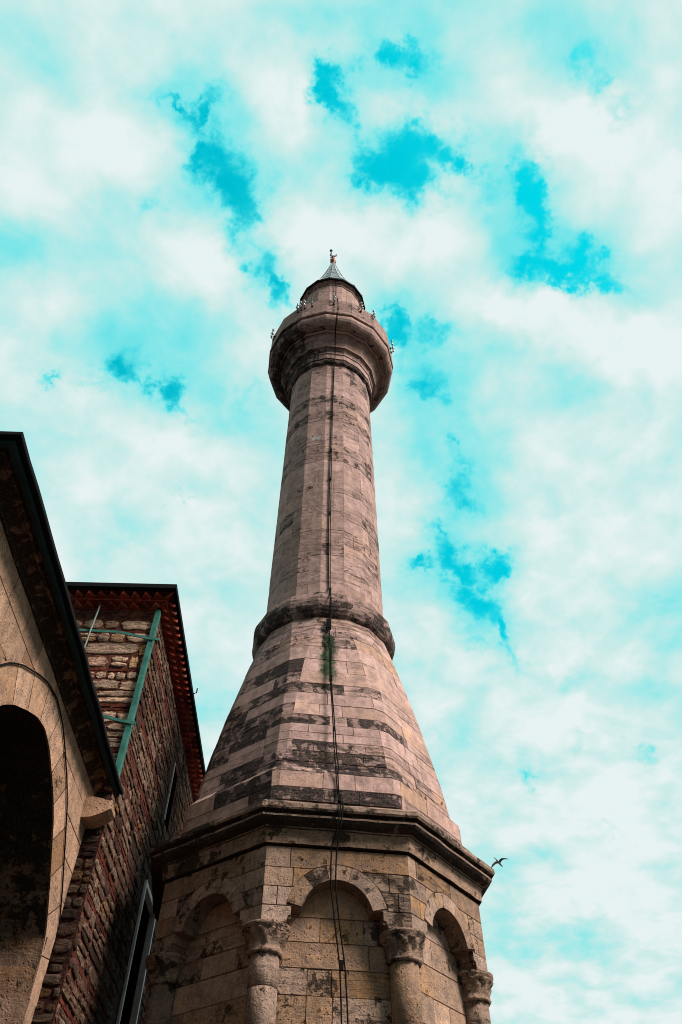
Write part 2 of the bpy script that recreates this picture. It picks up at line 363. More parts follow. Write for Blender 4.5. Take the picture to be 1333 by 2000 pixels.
def brick_material(name):
    b = NB(name); p = b.pos()
    tone, soot_shade, och, rnd = b.attr()
    n = b.noise(p, 18.0, 4, 0.65); f = b.noise(p, 70.0, 3, 0.7)
    c = b.mix(b.ramp(n, 0.3, 0.7), (0.17, 0.020, 0.011), (0.36, 0.062, 0.036))
    c = b.mix(b.ramp(rnd, 0.6, 1.0, 0.0, 0.6), c, (0.30, 0.11, 0.07))
    v = b.math('MULTIPLY', b.math('ADD', b.math('MULTIPLY', tone, 1.1), 0.4), b.ramp(f, 0.25, 0.75, 0.7, 1.15))
    vc = b.nd('ShaderNodeCombineColor')
    for i in range(3): b.L.new(v, vc.inputs[i])
    c = b.mix(1.0, c, vc.outputs[0], 'MULTIPLY')
    c = b.mix(soot_shade, c, (0.012, 0.008, 0.007))
    b.bump(b.math('ADD', n, b.math('MULTIPLY', f, 0.4)), 0.6, 0.012)
    return b.done(c, 0.92, 0, 0.1)

def worn_paint(name, col, rust):
    b = NB(name); p = b.pos()
    n = b.noise(p, 7.0, 6, 0.7); f = b.noise(p, 40.0, 4, 0.7)
    c = b.mix(b.ramp(n, 0.3, 0.7), tuple(x * 0.6 for x in col), tuple(x * 1.35 for x in col))
    chip = b.ramp(b.math('ADD', b.math('MULTIPLY', n, 0.6), b.math('MULTIPLY', f, 0.4)), 0.55, 0.62)
    c = b.mix(b.math('MULTIPLY', chip, 0.8), c, rust)
    b.bump(b.math('ADD', f, b.math('MULTIPLY', chip, -0.6)), 0.4, 0.004)
    return b.done(c, 0.7, 0, 0.25)

def lead_material(name, col):
    b = NB(name)
    p = b.pos()
    n = b.noise(p, 5.0, 5, 0.6)
    st = b.noise(b.vec(p, (10, 10, 1.0)), 1.0, 4, 0.6)
    c = b.mix(b.ramp(n, 0.3, 0.7), tuple(x * 0.6 for x in col), col)
    c = b.mix(b.ramp(st, 0.5, 0.75, 0, 0.5), c, tuple(min(1, x * 1.7) for x in col))
    b.bump(n, 0.3, 0.01)
    return b.done(c, 0.55, 0.35, 0.4)

M = {}
M['stone'] = stone_material('minaret_limestone', (0.410, 0.258, 0.222), (0.40, 0.22, 0.10), (0.018, 0.014, 0.0125), moss=True, grain=0.8, cw=(1.15, 1.35, 1.42))
M['drum'] = stone_material('drum_limestone', (0.325, 0.214, 0.162), (0.37, 0.17, 0.042), (0.026, 0.018, 0.013), grain=0.6, relief=0.05, cw=(1.2, 0.85, 1.06), bands=20.0, seam_k=0.9)
M['arcade'] = stone_material('arcade_limestone', (0.345, 0.205, 0.135), (0.23, 0.10, 0.03), (0.018, 0.012, 0.008), grain=0.66, relief=0.035, cw=(1.0, 0.95, 1.05), bands=12.0, seam_k=0.7)
M['rubble'] = rubble_material('rubble_masonry')
M['tooth'] = brick_material('terracotta_brick')
M['lead_dark'] = plain('dark_sheet_lead', (0.005, 0.005, 0.006), 0.8, 0, 0.08, 0.3, 6.0, 0.3, 0.01)
M['lead_teal'] = plain('teal_painted_gutter', (0.007, 0.022, 0.025), 0.7, 0, 0.15, 0.3, 6.0, 0.2, 0.005)
M['lead'] = lead_material('spire_sheet_lead', (0.20, 0.24, 0.25))
M['green'] = worn_paint('green_painted_steel', (0.022, 0.115, 0.09), (0.10, 0.07, 0.055))
M['rod'] = plain('galvanised_rod', (0.11, 0.135, 0.12), 0.6, 0.2, 0.4, 0.25, 20.0, 0.1, 0.002)
M['cable'] = plain('black_rubber_cable', (0.006, 0.006, 0.006), 0.9, 0, 0.08, 0.3, 20.0, 0.1, 0.002)
M['copper'] = plain('tarnished_copper', (0.16, 0.042, 0.016), 0.6, 0.4, 0.5, 0.4, 12.0, 0.2, 0.004)
M['iron'] = plain('black_iron', (0.012, 0.011, 0.011), 0.6, 0.4, 0.4, 0.3, 12.0, 0.2, 0.004)
M['frame'] = plain('grey_painted_window_frame', (0.60, 0.52, 0.50), 0.6, 0, 0.3, 0.15, 10.0, 0.1, 0.003)
M['glass'] = plain('dark_window_glass', (0.006, 0.007, 0.008), 0.12, 0, 0.5, 0.2, 3.0, 0.02, 0.002)
M['bulb'] = plain('white_bulb_glass', (0.30, 0.29, 0.28), 0.15, 0, 0.6, 0.1, 8.0, 0.0, 0.001)
M['feather'] = plain('grey_gull_feather', (0.10, 0.085, 0.085), 0.8, 0, 0.2, 0.4, 9.0, 0.1, 0.005)
M['moss'] = plain('wall_moss', (0.018, 0.038, 0.012), 0.9, 0, 0.1, 0.5, 30.0, 0.3, 0.01)
M['ground'] = plain('worn_paving', (0.04, 0.034, 0.03), 0.9, 0, 0.15, 0.35, 1.5, 0.4, 0.02)
M['dark'] = plain('darkened_plaster', (0.025, 0.017, 0.012), 0.95, 0, 0.1, 0.35, 2.5, 0.5, 0.02)  # interior plaster darkened, the room's shade put into its colour

# ------------------------------------------------------------------ mesh helpers
RND = random.Random(11)

class MB:
    """collects faces of ONE mesh object; coordinates are relative to the eye"""
    def __init__(self):
        self.v, self.f, self.a, self.sm, self.mi = [], [], [], [], []
    def face(self, pts, a=(0.5, 0, 0, 0.5), smooth=False, mi=0):
        i = len(self.v)
        self.v += [tuple(p) for p in pts]
        self.f.append(tuple(range(i, i + len(pts))))
        self.a.append(a); self.sm.append(smooth); self.mi.append(mi)
    def grid(self, rows, a=(0.5, 0, 0, 0.5), smooth=True, closed=True, mi=0):
        i = len(self.v); n = len(rows[0])
        for r in rows: self.v += [tuple(p) for p in r]
        for j in range(len(rows) - 1):
            for k in range(n if closed else n - 1):
                k2 = (k + 1) % n
                self.f.append((i + j * n + k, i + j * n + k2, i + (j + 1) * n + k2, i + (j + 1) * n + k))
                self.a.append(a(j, k) if callable(a) else a); self.sm.append(smooth); self.mi.append(mi)
    def box(self, lo, hi, a=(0.5, 0, 0, 0.5), mi=0):
        x0, y0, z0 = lo; x1, y1, z1 = hi
        c = [(x0, y0, z0), (x1, y0, z0), (x1, y1, z0), (x0, y1, z0), (x0, y0, z1), (x1, y0, z1), (x1, y1, z1), (x0, y1, z1)]
        self.hexa(c, a, mi)
    def hexa(self, c, a=(0.5, 0, 0, 0.5), mi=0):
        i = len(self.v); self.v += [tuple(p) for p in c]
        for q in ((0, 3, 2, 1), (4, 5, 6, 7), (0, 1, 5, 4), (1, 2, 6, 5), (2, 3, 7, 6), (3, 0, 4, 7)):
            self.f.append(tuple(i + k for k in q)); self.a.append(a); self.sm.append(False); self.mi.append(mi)
    def tube(self, pts, r, n=6, a=(0.5, 0, 0, 0.5)):
        pts = [Vector(p) for p in pts]; rows = []
        for i, p in enumerate(pts):
            t = (pts[min(i + 1, len(pts) - 1)] - pts[max(i - 1, 0)]).normalized()
            ref = Vector((0, 0, 1)) if abs(t.z) < 0.9 else Vector((0, 1, 0))
            x = t.cross(ref).normalized(); y = t.cross(x)
            rr = r[i] if isinstance(r, (list, tuple)) else r
            rows.append([p + (x * math.cos(k * math.tau / n) + y * math.sin(k * math.tau / n)) * rr for k in range(n)])
        self.grid(rows, a)
        self.face(list(reversed(rows[0])), a); self.face(rows[-1], a)
    def lathe(self, prof, c, n, a=(0.5, 0, 0, 0.5), phase=0.0, smooth=True, cap=True):
        """prof: (radius, z) bottom to top round the axis at c"""
        rows = [[(c[0] + r * math.sin(phase + k * math.tau / n), c[1] - r * math.cos(phase + k * math.tau / n), z) for k in range(n)] for r, z in prof]
        self.grid(rows, a, smooth)
        if cap:
            self.face(list(reversed(rows[0])), a); self.face(rows[-1], a)
    def build(self, name, mat, parent=None, base=None):
        me = bpy.data.meshes.new(name)
        off = Vector((0, 0, EYE))
        loc = Vector(parent['_base']) if parent is not None else Vector(base if base else (0, 0, 0))
        me.from_pydata([tuple(Vector(p) + off - loc) for p in self.v], [], self.f)
        mats = mat if isinstance(mat, (list, tuple)) else [mat]
        for x in mats: me.materials.append(x)
        at = me.attributes.new('blk', 'FLOAT_COLOR', 'FACE')
        flat = []
        for a in self.a: flat += list(a)
        at.data.foreach_set('color', flat)
        me.polygons.foreach_set('use_smooth', self.sm)
        me.polygons.foreach_set('material_index', self.mi)
        me.update()
        o = bpy.data.objects.new(name, me)
        COL.objects.link(o)
        if parent is None: o.location = loc
        else:
            o['_base'] = tuple(loc)
            o.parent = parent
        return o

def empty(name, loc, label, cat, group=None):
    o = bpy.data.objects.new(name, None); COL.objects.link(o)
    o.location = loc; o['_base'] = tuple(loc)
    o.empty_display_size = 0.3
    return tag(o, label, cat, group)
def tag(o, label=None, cat=None, group=None, kind=None):
    if label: o['label'] = label
    if cat: o['category'] = cat
    if group: o['group'] = group
    if kind: o['kind'] = kind
    return o

def inset_poly(pts, n, gaps):
    """planar polygon pts (CCW about n); move each edge i (i -> i+1) inwards by gaps[i]"""
    k = len(pts); out = []
    for i in range(k):
        p = pts[i]; a = pts[i - 1]; b = pts[(i + 1) % k]
        e0 = (p - a).normalized(); e1 = (b - p).normalized()
        n0 = n.cross(e0); n1 = n.cross(e1)
        g0, g1 = gaps[i - 1], gaps[i]
        d = n0.dot(n1)
        if d > 0.999:
            out.append(p + n0 * max(g0, g1)); continue
        det = 1 - d * d
        al = (g0 - g1 * d) / det; be = (g1 - g0 * d) / det
        v = n0 * al + n1 * be
        if v.length > 0.05: v = v.normalized() * 0.05
        out.append(p + v)
    return out

def block(mb, pts, n, attr, gap=0.006, out=0.0, depth=0.02, openedge=(), jit=0.0, mi=0):
    """one stone: bevelled face with joints round it; edges in openedge run on round an arris without a joint"""
    pts = [Vector(p) for p in pts]; n = Vector(n)
    k = len(pts)
    gaps = [0.0 if i in openedge else gap + RND.uniform(-jit, jit) for i in range(k)]
    fr = [p + n * out for p in inset_poly(pts, n, gaps)]
    half = [0.0 if i in openedge else gap * 0.3 for i in range(k)]
    bk = [p + n * (out - depth) for p in inset_poly(pts, n, half)]
    mb.face(fr, attr, False, mi)
    for i in range(k):
        if i in openedge: continue
        j = (i + 1) % k
        mb.face([bk[i], bk[j], fr[j], fr[i]], attr, False, mi)

def facet_courses(mb, corner, nfac, rows, cutter, attrf, gap=0.006, core=0.014, jit=0.002, core_attr=(0.25, 0.3, 0.1, 0.5)):
    """coursed ashlar round a many-sided tower. corner(i, z) -> point; cutter(row) -> sorted joint positions in facet units"""
    zs = [rows[0][0]] + [r[1] for r in rows]
    mb.grid([[corner(i, z, -core) for i in range(nfac)] for z in zs], core_attr, False)
    for ri, (z0, z1) in enumerate(rows):
        cuts = cutter(ri)
        for ci in range(len(cuts)):
            s0 = cuts[ci]; s1 = cuts[(ci + 1) % len(cuts)]
            if s1 <= s0: s1 += nfac
            at = attrf(ri, s0, s1, z0, z1)
            off = RND.uniform(-0.004, 0.004)
            s = s0
            while s < s1 - 1e-6:
                e = min(math.floor(s + 1e-6) + 1, s1)
                i = int(math.floor(s + 1e-6))
                t0, t1 = s - i, e - i
                def P(t, z):
                    return Vector(corner(i % nfac, z, 0)).lerp(Vector(corner((i + 1) % nfac, z, 0)), t)
                q = [P(t0, z0), P(t1, z0), P(t1, z1), P(t0, z1)]
                nn = (q[1] - q[0]).cross(q[3] - q[0]).normalized()
                op = []
                if e < s1 - 1e-6: op.append(1)
                if s > s0 + 1e-6: op.append(3)
                if (q[1] - q[0]).length > 0.004:
                    block(mb, q, nn, at, gap, off, 0.02, op, jit)
                s = e

def rows_between(z0, z1, h0, h1):
    r = []; z = z0
    while z < z1 - 1e-6:
        h = RND.uniform(h0, h1)
        if z1 - z - h < h0 * 0.7: h = z1 - z
        r.append((z, min(z + h, z1))); z += h
    return r

# ------------------------------------------------------------------ ground
g = MB(); g.grid([[(-400, -400, -1.6), (400, -400, -1.6)], [(-400, 400, -1.6), (400, 400, -1.6)]], smooth=False, closed=False)
tag(g.build('ground', M['ground']), kind='structure')

# ------------------------------------------------------------------ minaret
AX = (0.0, 11.0)
PHI = R(6.44)
def ap(r, a, z):                       # point at radius r, azimuth a (0 = towards the camera), height z
    return Vector((AX[0] + r * math.sin(a), AX[1] - r * math.cos(a), z))
def lerp_table(t, x):
    if x <= t[0][0]: return t[0][1]
    for (a, b), (c, d) in zip(t, t[1:]):
        if x <= c: return b + (d - b) * (x - a) / (c - a)
    return t[-1][1]
def norm_az(a):
    a = math.degrees(a) % 360
    return a - 360 if a > 180 else a

minaret = empty('minaret', (AX[0], AX[1], 0), 'tall round stone minaret with one balcony on an octagonal arched base', 'minaret')

# ---- octagonal drum with blind arches
A_FACE, A_PANEL, R_OCT = 2.088, 1.835, 2.26
HALF = R_OCT * math.sin(math.pi / 8)
HALFP = A_PANEL * math.tan(math.pi / 8)
ZI = 3.58                               # centre height of the arches
def z_ext(u, r=0.6):
    return ZI + math.sqrt(max(r * r - u * u, 0.0)) if abs(u) < r else -9
drum = MB(); panel = MB()
def drum_attr(k, u, z, extra=0.0):
    wl = 0.26 if k in (-1, -2) else (0.24 if k == 0 else 0.12)
    wea = max(0, min(1, RND.gauss(wl + extra, 0.24)))
    och = RND.choice((0, 0, 0.15, 0.3, 0.6, 1.0)) * RND.uniform(0.5, 1)
    return (RND.uniform(0.2, 0.85) * (0.75 if wea > 0.6 else 1), wea, och, RND.random())
for k in (-3, -2, -1, 0, 1, 2, 3, 4):
    a = PHI + k * math.pi / 4
    n = Vector((math.sin(a), -math.cos(a), 0)); u_ = Vector((math.cos(a), math.sin(a), 0))
    def F(u, z, apo=A_FACE):
        return Vector((AX[0], AX[1], 0)) + n * apo + u_ * u + Vector((0, 0, z))
    def blk(poly, at, **kw):
        block(drum, [F(u, z) for u, z in poly], n, at, **kw)
    # mortar core behind the stones: quads following the arch opening
    def open_z(u):
        u = abs(u)
        if u < 0.408: return ZI + math.sqrt(0.42 ** 2 - u * u)
        if u < 0.53: return 3.68
        if u < 0.585: return 3.54
        return 3.5
    us = sorted(set([-HALF, HALF] + [s * x for s in (-1, 1) for x in (0.585, 0.5849, 0.53, 0.5299, 0.408, 0.36, 0.3, 0.22, 0.12)] + [0]))
    for u0, u1 in zip(us, us[1:]):
        um = (u0 + u1) / 2
        lo0 = open_z(u0 * 0.9999 + um * 0.0001); lo1 = open_z(u1 * 0.9999 + um * 0.0001)
        drum.face([F(u0, lo0, A_FACE - .012), F(u1, lo1, A_FACE - .012), F(u1, 4.36, A_FACE - .012), F(u0, 4.36, A_FACE - .012)], (0.2, 0.5, 0.3, 0.5))
    # soffit of the opening
    prof = [(-HALF, 3.5), (-0.585, 3.5), (-0.56, 3.57), (-0.53, 3.58), (-0.53, 3.68), (-0.408, 3.68)]
    prof += [(0.42 * math.sin(t), ZI + 0.42 * math.cos(t)) for t in [R(-76 + 152 * i / 24) for i in range(1, 24)]]
    prof += [(0.408, 3.68), (0.53, 3.68), (0.53, 3.58), (0.56, 3.57), (0.585, 3.5), (HALF, 3.5)]
    for i, (p, q) in enumerate(zip(prof, prof[1:])):
        drum.face([F(p[0], p[1]), F(p[0], p[1], A_PANEL - .02), F(q[0], q[1], A_PANEL - .02), F(q[0], q[1])], (0.35, 0.3, 0.2, 0.5), 6 < i < 28)
    # spandrel stones
    for sgn in (-1, 1):
        def side(poly):
            q = [(sgn * u, z) for u, z in poly]
            return q if sgn > 0 else list(reversed(q))
        def oe(poly):                      # edges lying on the arris of the octagon run on
            return [i for i in range(len(poly)) if abs(abs(poly[i][0]) - HALF) < 1e-4 and abs(abs(poly[(i + 1) % len(poly)][0]) - HALF) < 1e-4]
        ex = 0.35 if sgn > 0 and k == 0 else 0.0
        p = side([(0.585, 3.5), (HALF, 3.5), (HALF, 3.68), (0.53, 3.68), (0.53, 3.58), (0.56, 3.57)])
        at = (0.95, 0.1, 0.0, 0.5) if (sgn < 0 and k == 0) else drum_attr(k, 0, 0, ex)
        blk(p, at, openedge=oe(p), jit=0.002)
        for z0, z1, cuts in ((3.68, 3.89, (RND.uniform(.66, .72),)), (3.89, 4.11, (RND.uniform(.5, .62),)), ):
            lims = [HALF] + list(cuts) + [None]
            for ub, ua in zip(lims, lims[1:]):
                bot = []
                if ua is None:
                    zz = [z0 + (z1 - z0) * i / 5 for i in range(6)]
                    curve = [(math.sqrt(max(0.6 ** 2 - (z - ZI) ** 2, 0)), z) for z in zz]
                    poly = [curve[0], (ub, z0), (ub, z1)] + list(reversed(curve[1:]))
                else:
                    poly = [(ua, z0), (ub, z0), (ub, z1), (ua, z1)]
                p = side(poly)
                at = (0.95, 0.12, 0.0, 0.5) if (sgn < 0 and k == 0 and z0 < 3.7) else drum_attr(k, 0, 0, ex)
                if k == 1 and sgn < 0 and z0 < 3.7: at = (0.6, 0.1, 1.0, 0.5)
                blk(p, at, openedge=oe(p), jit=0.002)
    c0 = sorted(RND.uniform(-.7, .7) for _ in range(3))
    cu = [-HALF] + [x for i, x in enumerate(c0) if i == 0 or x - c0[i - 1] > 0.22] + [HALF]
    for ua, ub in zip(cu, cu[1:]):
        m_ = 10
        bot = [(ua + (ub - ua) * i / m_, max(4.11, z_ext(ua + (ub - ua) * i / m_))) for i in range(m_ + 1)]
        poly = bot + [(ub, 4.36), (ua, 4.36)]
        op = [i for i in range(len(poly)) if abs(abs(poly[i][0]) - HALF) < 1e-4 and abs(abs(poly[(i + 1) % len(poly)][0]) - HALF) < 1e-4]
        blk(poly, drum_attr(k, 0, 0), openedge=op, jit=0.0)
    # voussoirs
    js = [-77, -40 + RND.uniform(-5, 5), -13 + RND.uniform(-3, 3), 20 + RND.uniform(-3, 3), 52 + RND.uniform(-6, 6), 77]
    for j0, j1 in zip(js, js[1:]):
        m_ = 8; r1 = 0.6 + RND.uniform(-0.004, 0.004)
        inn = [(0.42 * math.sin(R(j0 + (j1 - j0) * i / m_)), ZI + 0.42 * math.cos(R(j0 + (j1 - j0) * i / m_))) for i in range(m_ + 1)]
        ou = [(r1 * math.sin(R(j1 + (j0 - j1) * i / m_)), ZI + r1 * math.cos(R(j1 + (j0 - j1) * i / m_))) for i in range(m_ + 1)]
        at = drum_attr(k, 0, 0)
        blk(inn + ou, (0.3 + at[0] * 0.6, at[1] * 0.9, at[2] * 0.5, at[3]), gap=0.004)
    # recessed panel
    def G(u, z): return F(u, z, A_PANEL)
    panel.face([F(-HALFP, -1.6, A_PANEL - .014), F(HALFP, -1.6, A_PANEL - .014), F(HALFP, 4.05, A_PANEL - .014), F(-HALFP, 4.05, A_PANEL - .014)], (0.2, 0.4, 0.5, 0.5))
    zr = rows_between(-1.0, 4.05, 0.24, 0.34)
    for ri, (z0, z1) in enumerate(zr):
        nc = RND.choice((1, 2, 2))
        c = sorted(RND.uniform(-.5, .5) for _ in range(nc))
        c = [-HALFP] + [x for i, x in enumerate(c) if i == 0 or x - c[i - 1] > .2] + [HALFP]
        for ua, ub in zip(c, c[1:]):
            at = drum_attr(k, 0, 0, -0.12)
            at = (min(1.1, at[0] + RND.uniform(.1, .45)), at[1], max(at[2], RND.choice((0, .15, .3, .6))), at[3])
            block(panel, [G(ua, z0), G(ub, z0), G(ub, z1), G(ua, z1)], n, at, gap=0.006, out=RND.uniform(-.006, .006), jit=0.003)
# plinth of the drum
facet_courses(drum, lambda i, z, o: ap(2.42 + o, PHI - math.pi / 8 + i * math.pi / 4, z), 8, rows_between(-1.6, -0.7, 0.3, 0.45),
              lambda ri: [i + (0.5 if ri % 2 else 0.0) for i in range(8)], lambda *a: drum_attr(0, 0, 0))
drum.face([ap(2.42, PHI - math.pi / 8 + i * math.pi / 4, -0.7) for i in range(8)])
wall_o = drum.build('drum_wall', M['drum'], minaret)
panel.build('recessed_panel', M['drum'], minaret)
# corner columns with carved capitals
for k in range(8):
    a = PHI + math.pi / 8 + k * math.pi / 4
    c = ap(2.05, a, 0)
    cm = MB()
    z = -0.7
    while z < 3.2 - 1e-6:
        z1 = z + RND.uniform(0.42, 0.7)
        if z1 > 2.9: z1 = 3.2
        at = drum_attr(-1 if 180 > norm_az(a) < 0 else 1, 0, 0, 0.1)
        at = (at[0], at[1], at[2] * .6, at[3])
        r0 = 0.166 + RND.uniform(-.003, .003)
        cm.lathe([(r0 - .012, z + .001), (r0, z + .010), (r0, z + (z1 - z) * .5), (r0 - .001, z1 - .010), (r0 - .013, z1 - .001)], c, 20, at)
        z = z1
    co = cm.build('column', M['drum'], minaret)
    kp = MB()
    prof = [(0.172, 3.19), (0.196, 3.20), (0.200, 3.225), (0.182, 3.24), (0.186, 3.28), (0.200, 3.33), (0.220, 3.37), (0.236, 3.395), (0.246, 3.415), (0.252, 3.43), (0.238, 3.44), (0.262, 3.455), (0.266, 3.475), (0.268, 3.495), (0.2, 3.499)]
    rows = []
    for ri, (r, zz) in enumerate(prof):
        row = []
        for q in range(48):
            t = q * math.tau / 48
            d = (mnoise.noise(Vector((math.sin(t) * 5 + k * 9, math.cos(t) * 5, zz * 22))) * 0.030 + mnoise.noise(Vector((math.sin(t) * 13 + k * 5, math.cos(t) * 13, zz * 50))) * 0.022) if ri < 12 else 0
            if 4 <= ri <= 9: d += 0.012 * math.cos(t * 10 + ri)
            row.append((c.x + (r + d) * math.sin(t), c.y - (r + d) * math.cos(t), zz))
        rows.append(row)
    kp.grid(rows, (0.5, 0.36, 0.2, 0.5), True)
    kp.face(rows[-1])
    ko = kp.build('capital', M['drum'], co)

# ---- cornice: worn mouldings swept round the octagon
def swept(mb, prof, nfac, sub, phase, attrf, wob=0.006, seed=0.0, smooth_rows=True):
    n = nfac * sub; rows = []
    for (r, z) in prof:
        row = []
        for q in range(n):
            i, t = q // sub, (q % sub) / sub
            p = ap(r, phase + i * math.tau / nfac, z).lerp(ap(r, phase + (i + 1) * math.tau / nfac, z), t)
            d = (p - Vector((AX[0], AX[1], z))).normalized()
            w = mnoise.noise(Vector((p.x * 5 + seed, p.y * 5, z * 9))) * wob + mnoise.noise(Vector((p.x * 17 + seed, p.y * 17, z * 23))) * wob * 0.6
            row.append(p + d * w + Vector((0, 0, w * 0.7)))
        rows.append(row)
    mb.grid(rows, attrf, False)
    return rows
corn = MB()
tone_c = [RND.uniform(.25, .75) for _ in range(40)]
cprof = [(2.20, 4.34), (2.20, 4.378), (2.305, 4.382), (2.312, 4.42), (2.318, 4.50), (2.34, 4.545), (2.352, 4.556), (2.352, 4.572), (2.40, 4.585), (2.45, 4.605), (2.487, 4.64), (2.492, 4.662), (2.462, 4.668), (2.465, 4.700), (2.525, 4.712), (2.54, 4.735), (2.535, 4.79), (2.40, 4.87), (2.12, 5.02)]
def c_attr(j, k):
    side = norm_az(PHI - math.pi / 8 + (k / 12 + 0.5) * math.pi / 4)
    w = 1.3 if j >= 5 else 0.30  # hollows blackened: crust, plus shade painted under the mouldings
    if j in (6, 10): w = 0.30
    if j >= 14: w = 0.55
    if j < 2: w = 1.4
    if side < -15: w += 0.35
    if side > 30: w -= 0.15
    st = k // 5
    return (tone_c[st % 40], max(0, min(1.4, w + (tone_c[(st * 7) % 40] - .5) * .5)), 0.3 if j < 7 else 0.1, 0.5)
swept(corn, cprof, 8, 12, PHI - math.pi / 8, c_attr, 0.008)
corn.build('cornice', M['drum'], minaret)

# ---- tapering transition from the octagon to sixteen sides
R_CONE = [(5.02, 2.14), (5.44, 2.13), (5.57, 2.015), (5.78, 1.985), (6.36, 1.876), (7.13, 1.705), (7.69, 1.565), (8.29, 1.412), (8.95, 1.235)]
AL_CONE = [(5.02, 1.3), (6.3, 2.4), (7.3, 3.6), (8.0, 5.5), (8.6, 9.0), (8.95, 11.25)]
def cone_corner(i, z, o):
    k, s = divmod(i, 2)
    al = R(lerp_table(AL_CONE, z)) * (1 if s else -1)
    return ap(lerp_table(R_CONE, z) + o, PHI - math.pi / 8 + k * math.pi / 4 + al, z)
cone_rows = [5.02, 5.21, 5.44, 5.57, 5.66, 5.85, 6.03, 6.18, 6.34, 6.52, 6.75, 6.98, 7.2, 7.48, 7.78, 8.1, 8.4, 8.68, 8.95]
cone_rows = list(zip(cone_rows, cone_rows[1:]))
#        bottom ... top ; weathering of the face towards the camera
CW = [.95, .05, .75, .85, .75, .45, .08, .05, .75, .05, .05, .5, .55, .12, .18, .5, .4, .35]
def cone_cut(ri):
    cuts = []
    for k in range(8):
        b = 2 * k
        if RND.random() < 0.35: cuts.append(b + 1)
        if RND.random() < 0.35: cuts.append(b + 2)
        m_ = [RND.uniform(.2, .45), RND.uniform(.55, .85)] if ri < 10 else ([RND.uniform(.25, .75)] if RND.random() < .8 else [])
        cuts += [b + 1 + x for x in m_]
    return sorted(cuts)
def cone_attr(ri, s0, s1, z0, z1):
    sm = ((s0 + s1) / 2) % 16
    k = (sm - 1.5) / 2
    az = norm_az(PHI + k * math.pi / 4)
    w = CW[ri]
    if az < -22:
        w = RND.choice((0.9, 0.95, 0.8, 0.1)) if RND.random() < 0.85 else 0.3
        if ri == 1: w = RND.choice((.05, .9, .05))
        if ri > 14: w = RND.uniform(.3, .6)
    elif az > 30:
        w = w * 0.45 + RND.uniform(-.1, .12)
    else:
        w += RND.uniform(-.18, .18)
        if ri in (8,): w = .85 if (s0 > 1.55 or s0 < 1.2) else .3
        if RND.random() < .08: w = .8
    w = max(0, min(1, w))
    och = RND.choice((0, 0, 0, 0, .1, .35)) if az < 30 else RND.choice((0, 0, .15, .3, .7))
    return (RND.uniform(.4, .8), w, och, RND.random())
tr = MB()
facet_courses(tr, cone_corner, 16, cone_rows, cone_cut, cone_attr, 0.0045, 0.014, 0.0015)
tr.build('tapered_transition', M['stone'], minaret)

# ---- ring moulding at the foot of the shaft
P16 = PHI + R(11.25)
rg = MB()
rprof = [(1.235, 8.93), (1.26, 8.945), (1.30, 8.985), (1.333, 9.05), (1.356, 9.14), (1.364, 9.24), (1.358, 9.33), (1.335, 9.41), (1.30, 9.49), (1.22, 9.53), (1.155, 9.56)]
swept(rg, rprof, 16, 4, P16, lambda j, k: (tone_c[(k // 6) % 40] * .8, 0.38 + 0.3 * tone_c[(k // 6 * 3) % 40] + (0.28 if j < 5 else 0), 0.05, 0.5), 0.007, 3.0)
rg.build('ring_moulding', M['stone'], minaret)

# ---- shaft
def poly16(rt_):
    def f(i, z, o):
        return ap(lerp_table(rt_, z) * 1.010 + o, P16 + i * R(22.5), z)
    return f
def shaft_cut(ri):
    s = RND.choice((0.0, 0.5, 0.0)); cuts = [s]
    while True:
        s += RND.choice((1.0, 1.0, 1.5, 2.0, 1.0))
        if s > cuts[0] + 15.4: break
        cuts.append(s)
    return [c for c in cuts if c < 16.0]
row_w = {}
def shaft_attr(ri, s0, s1, z0, z1):
    az = norm_az(P16 + R(22.5) * (s0 + s1) / 2)
    rw = row_w.setdefault(ri, RND.choice((0.0, 0.05, 0.1, 0.35, 0.5)))
    w = rw + RND.uniform(-.1, .2)
    if az > 15 and RND.random() < .5: w += .2
    if RND.random() < .15: w = RND.uniform(.3, .6)
    return (RND.uniform(.38, .75), max(0, min(.62, w)), RND.choice((0, 0, 0, .1, .3)), RND.random())
sh = MB()
facet_courses(sh, poly16([(9.5, 1.158), (18.5, 1.108)]), 16, rows_between(9.5, 18.46, 0.30, 0.46), shaft_cut, shaft_attr, 0.002, 0.010, 0.0006, (0.3, 0.1, 0.0, 0.5))
sh.build('shaft', M['stone'], minaret)

# ---- balcony: corbelled mouldings, torus, parapet
bal = MB()
bprof = [(1.10, 18.38), (1.15, 18.385), (1.195, 18.42), (1.215, 18.48), (1.205, 18.54), (1.17, 18.57), (1.165, 18.60), (1.205, 18.61), (1.21, 18.83), (1.235, 18.84), (1.235, 18.88), (1.225, 18.90), (1.235, 18.97), (1.265, 19.05), (1.295, 19.08), (1.33, 19.085), (1.335, 19.14), (1.315, 19.15),
         (1.325, 19.22), (1.355, 19.33), (1.40, 19.44), (1.45, 19.53), (1.475, 19.56), (1.535, 19.565), (1.545, 19.645), (1.51, 19.655), (1.60, 19.64), (1.69, 19.66), (1.765, 19.70), (1.82, 19.76), (1.855, 19.84), (1.868, 19.92), (1.86, 19.99), (1.835, 20.04), (1.82, 20.055), (1.85, 20.06), (1.895, 20.07), (1.908, 20.12), (1.90, 20.17), (1.885, 20.19)]
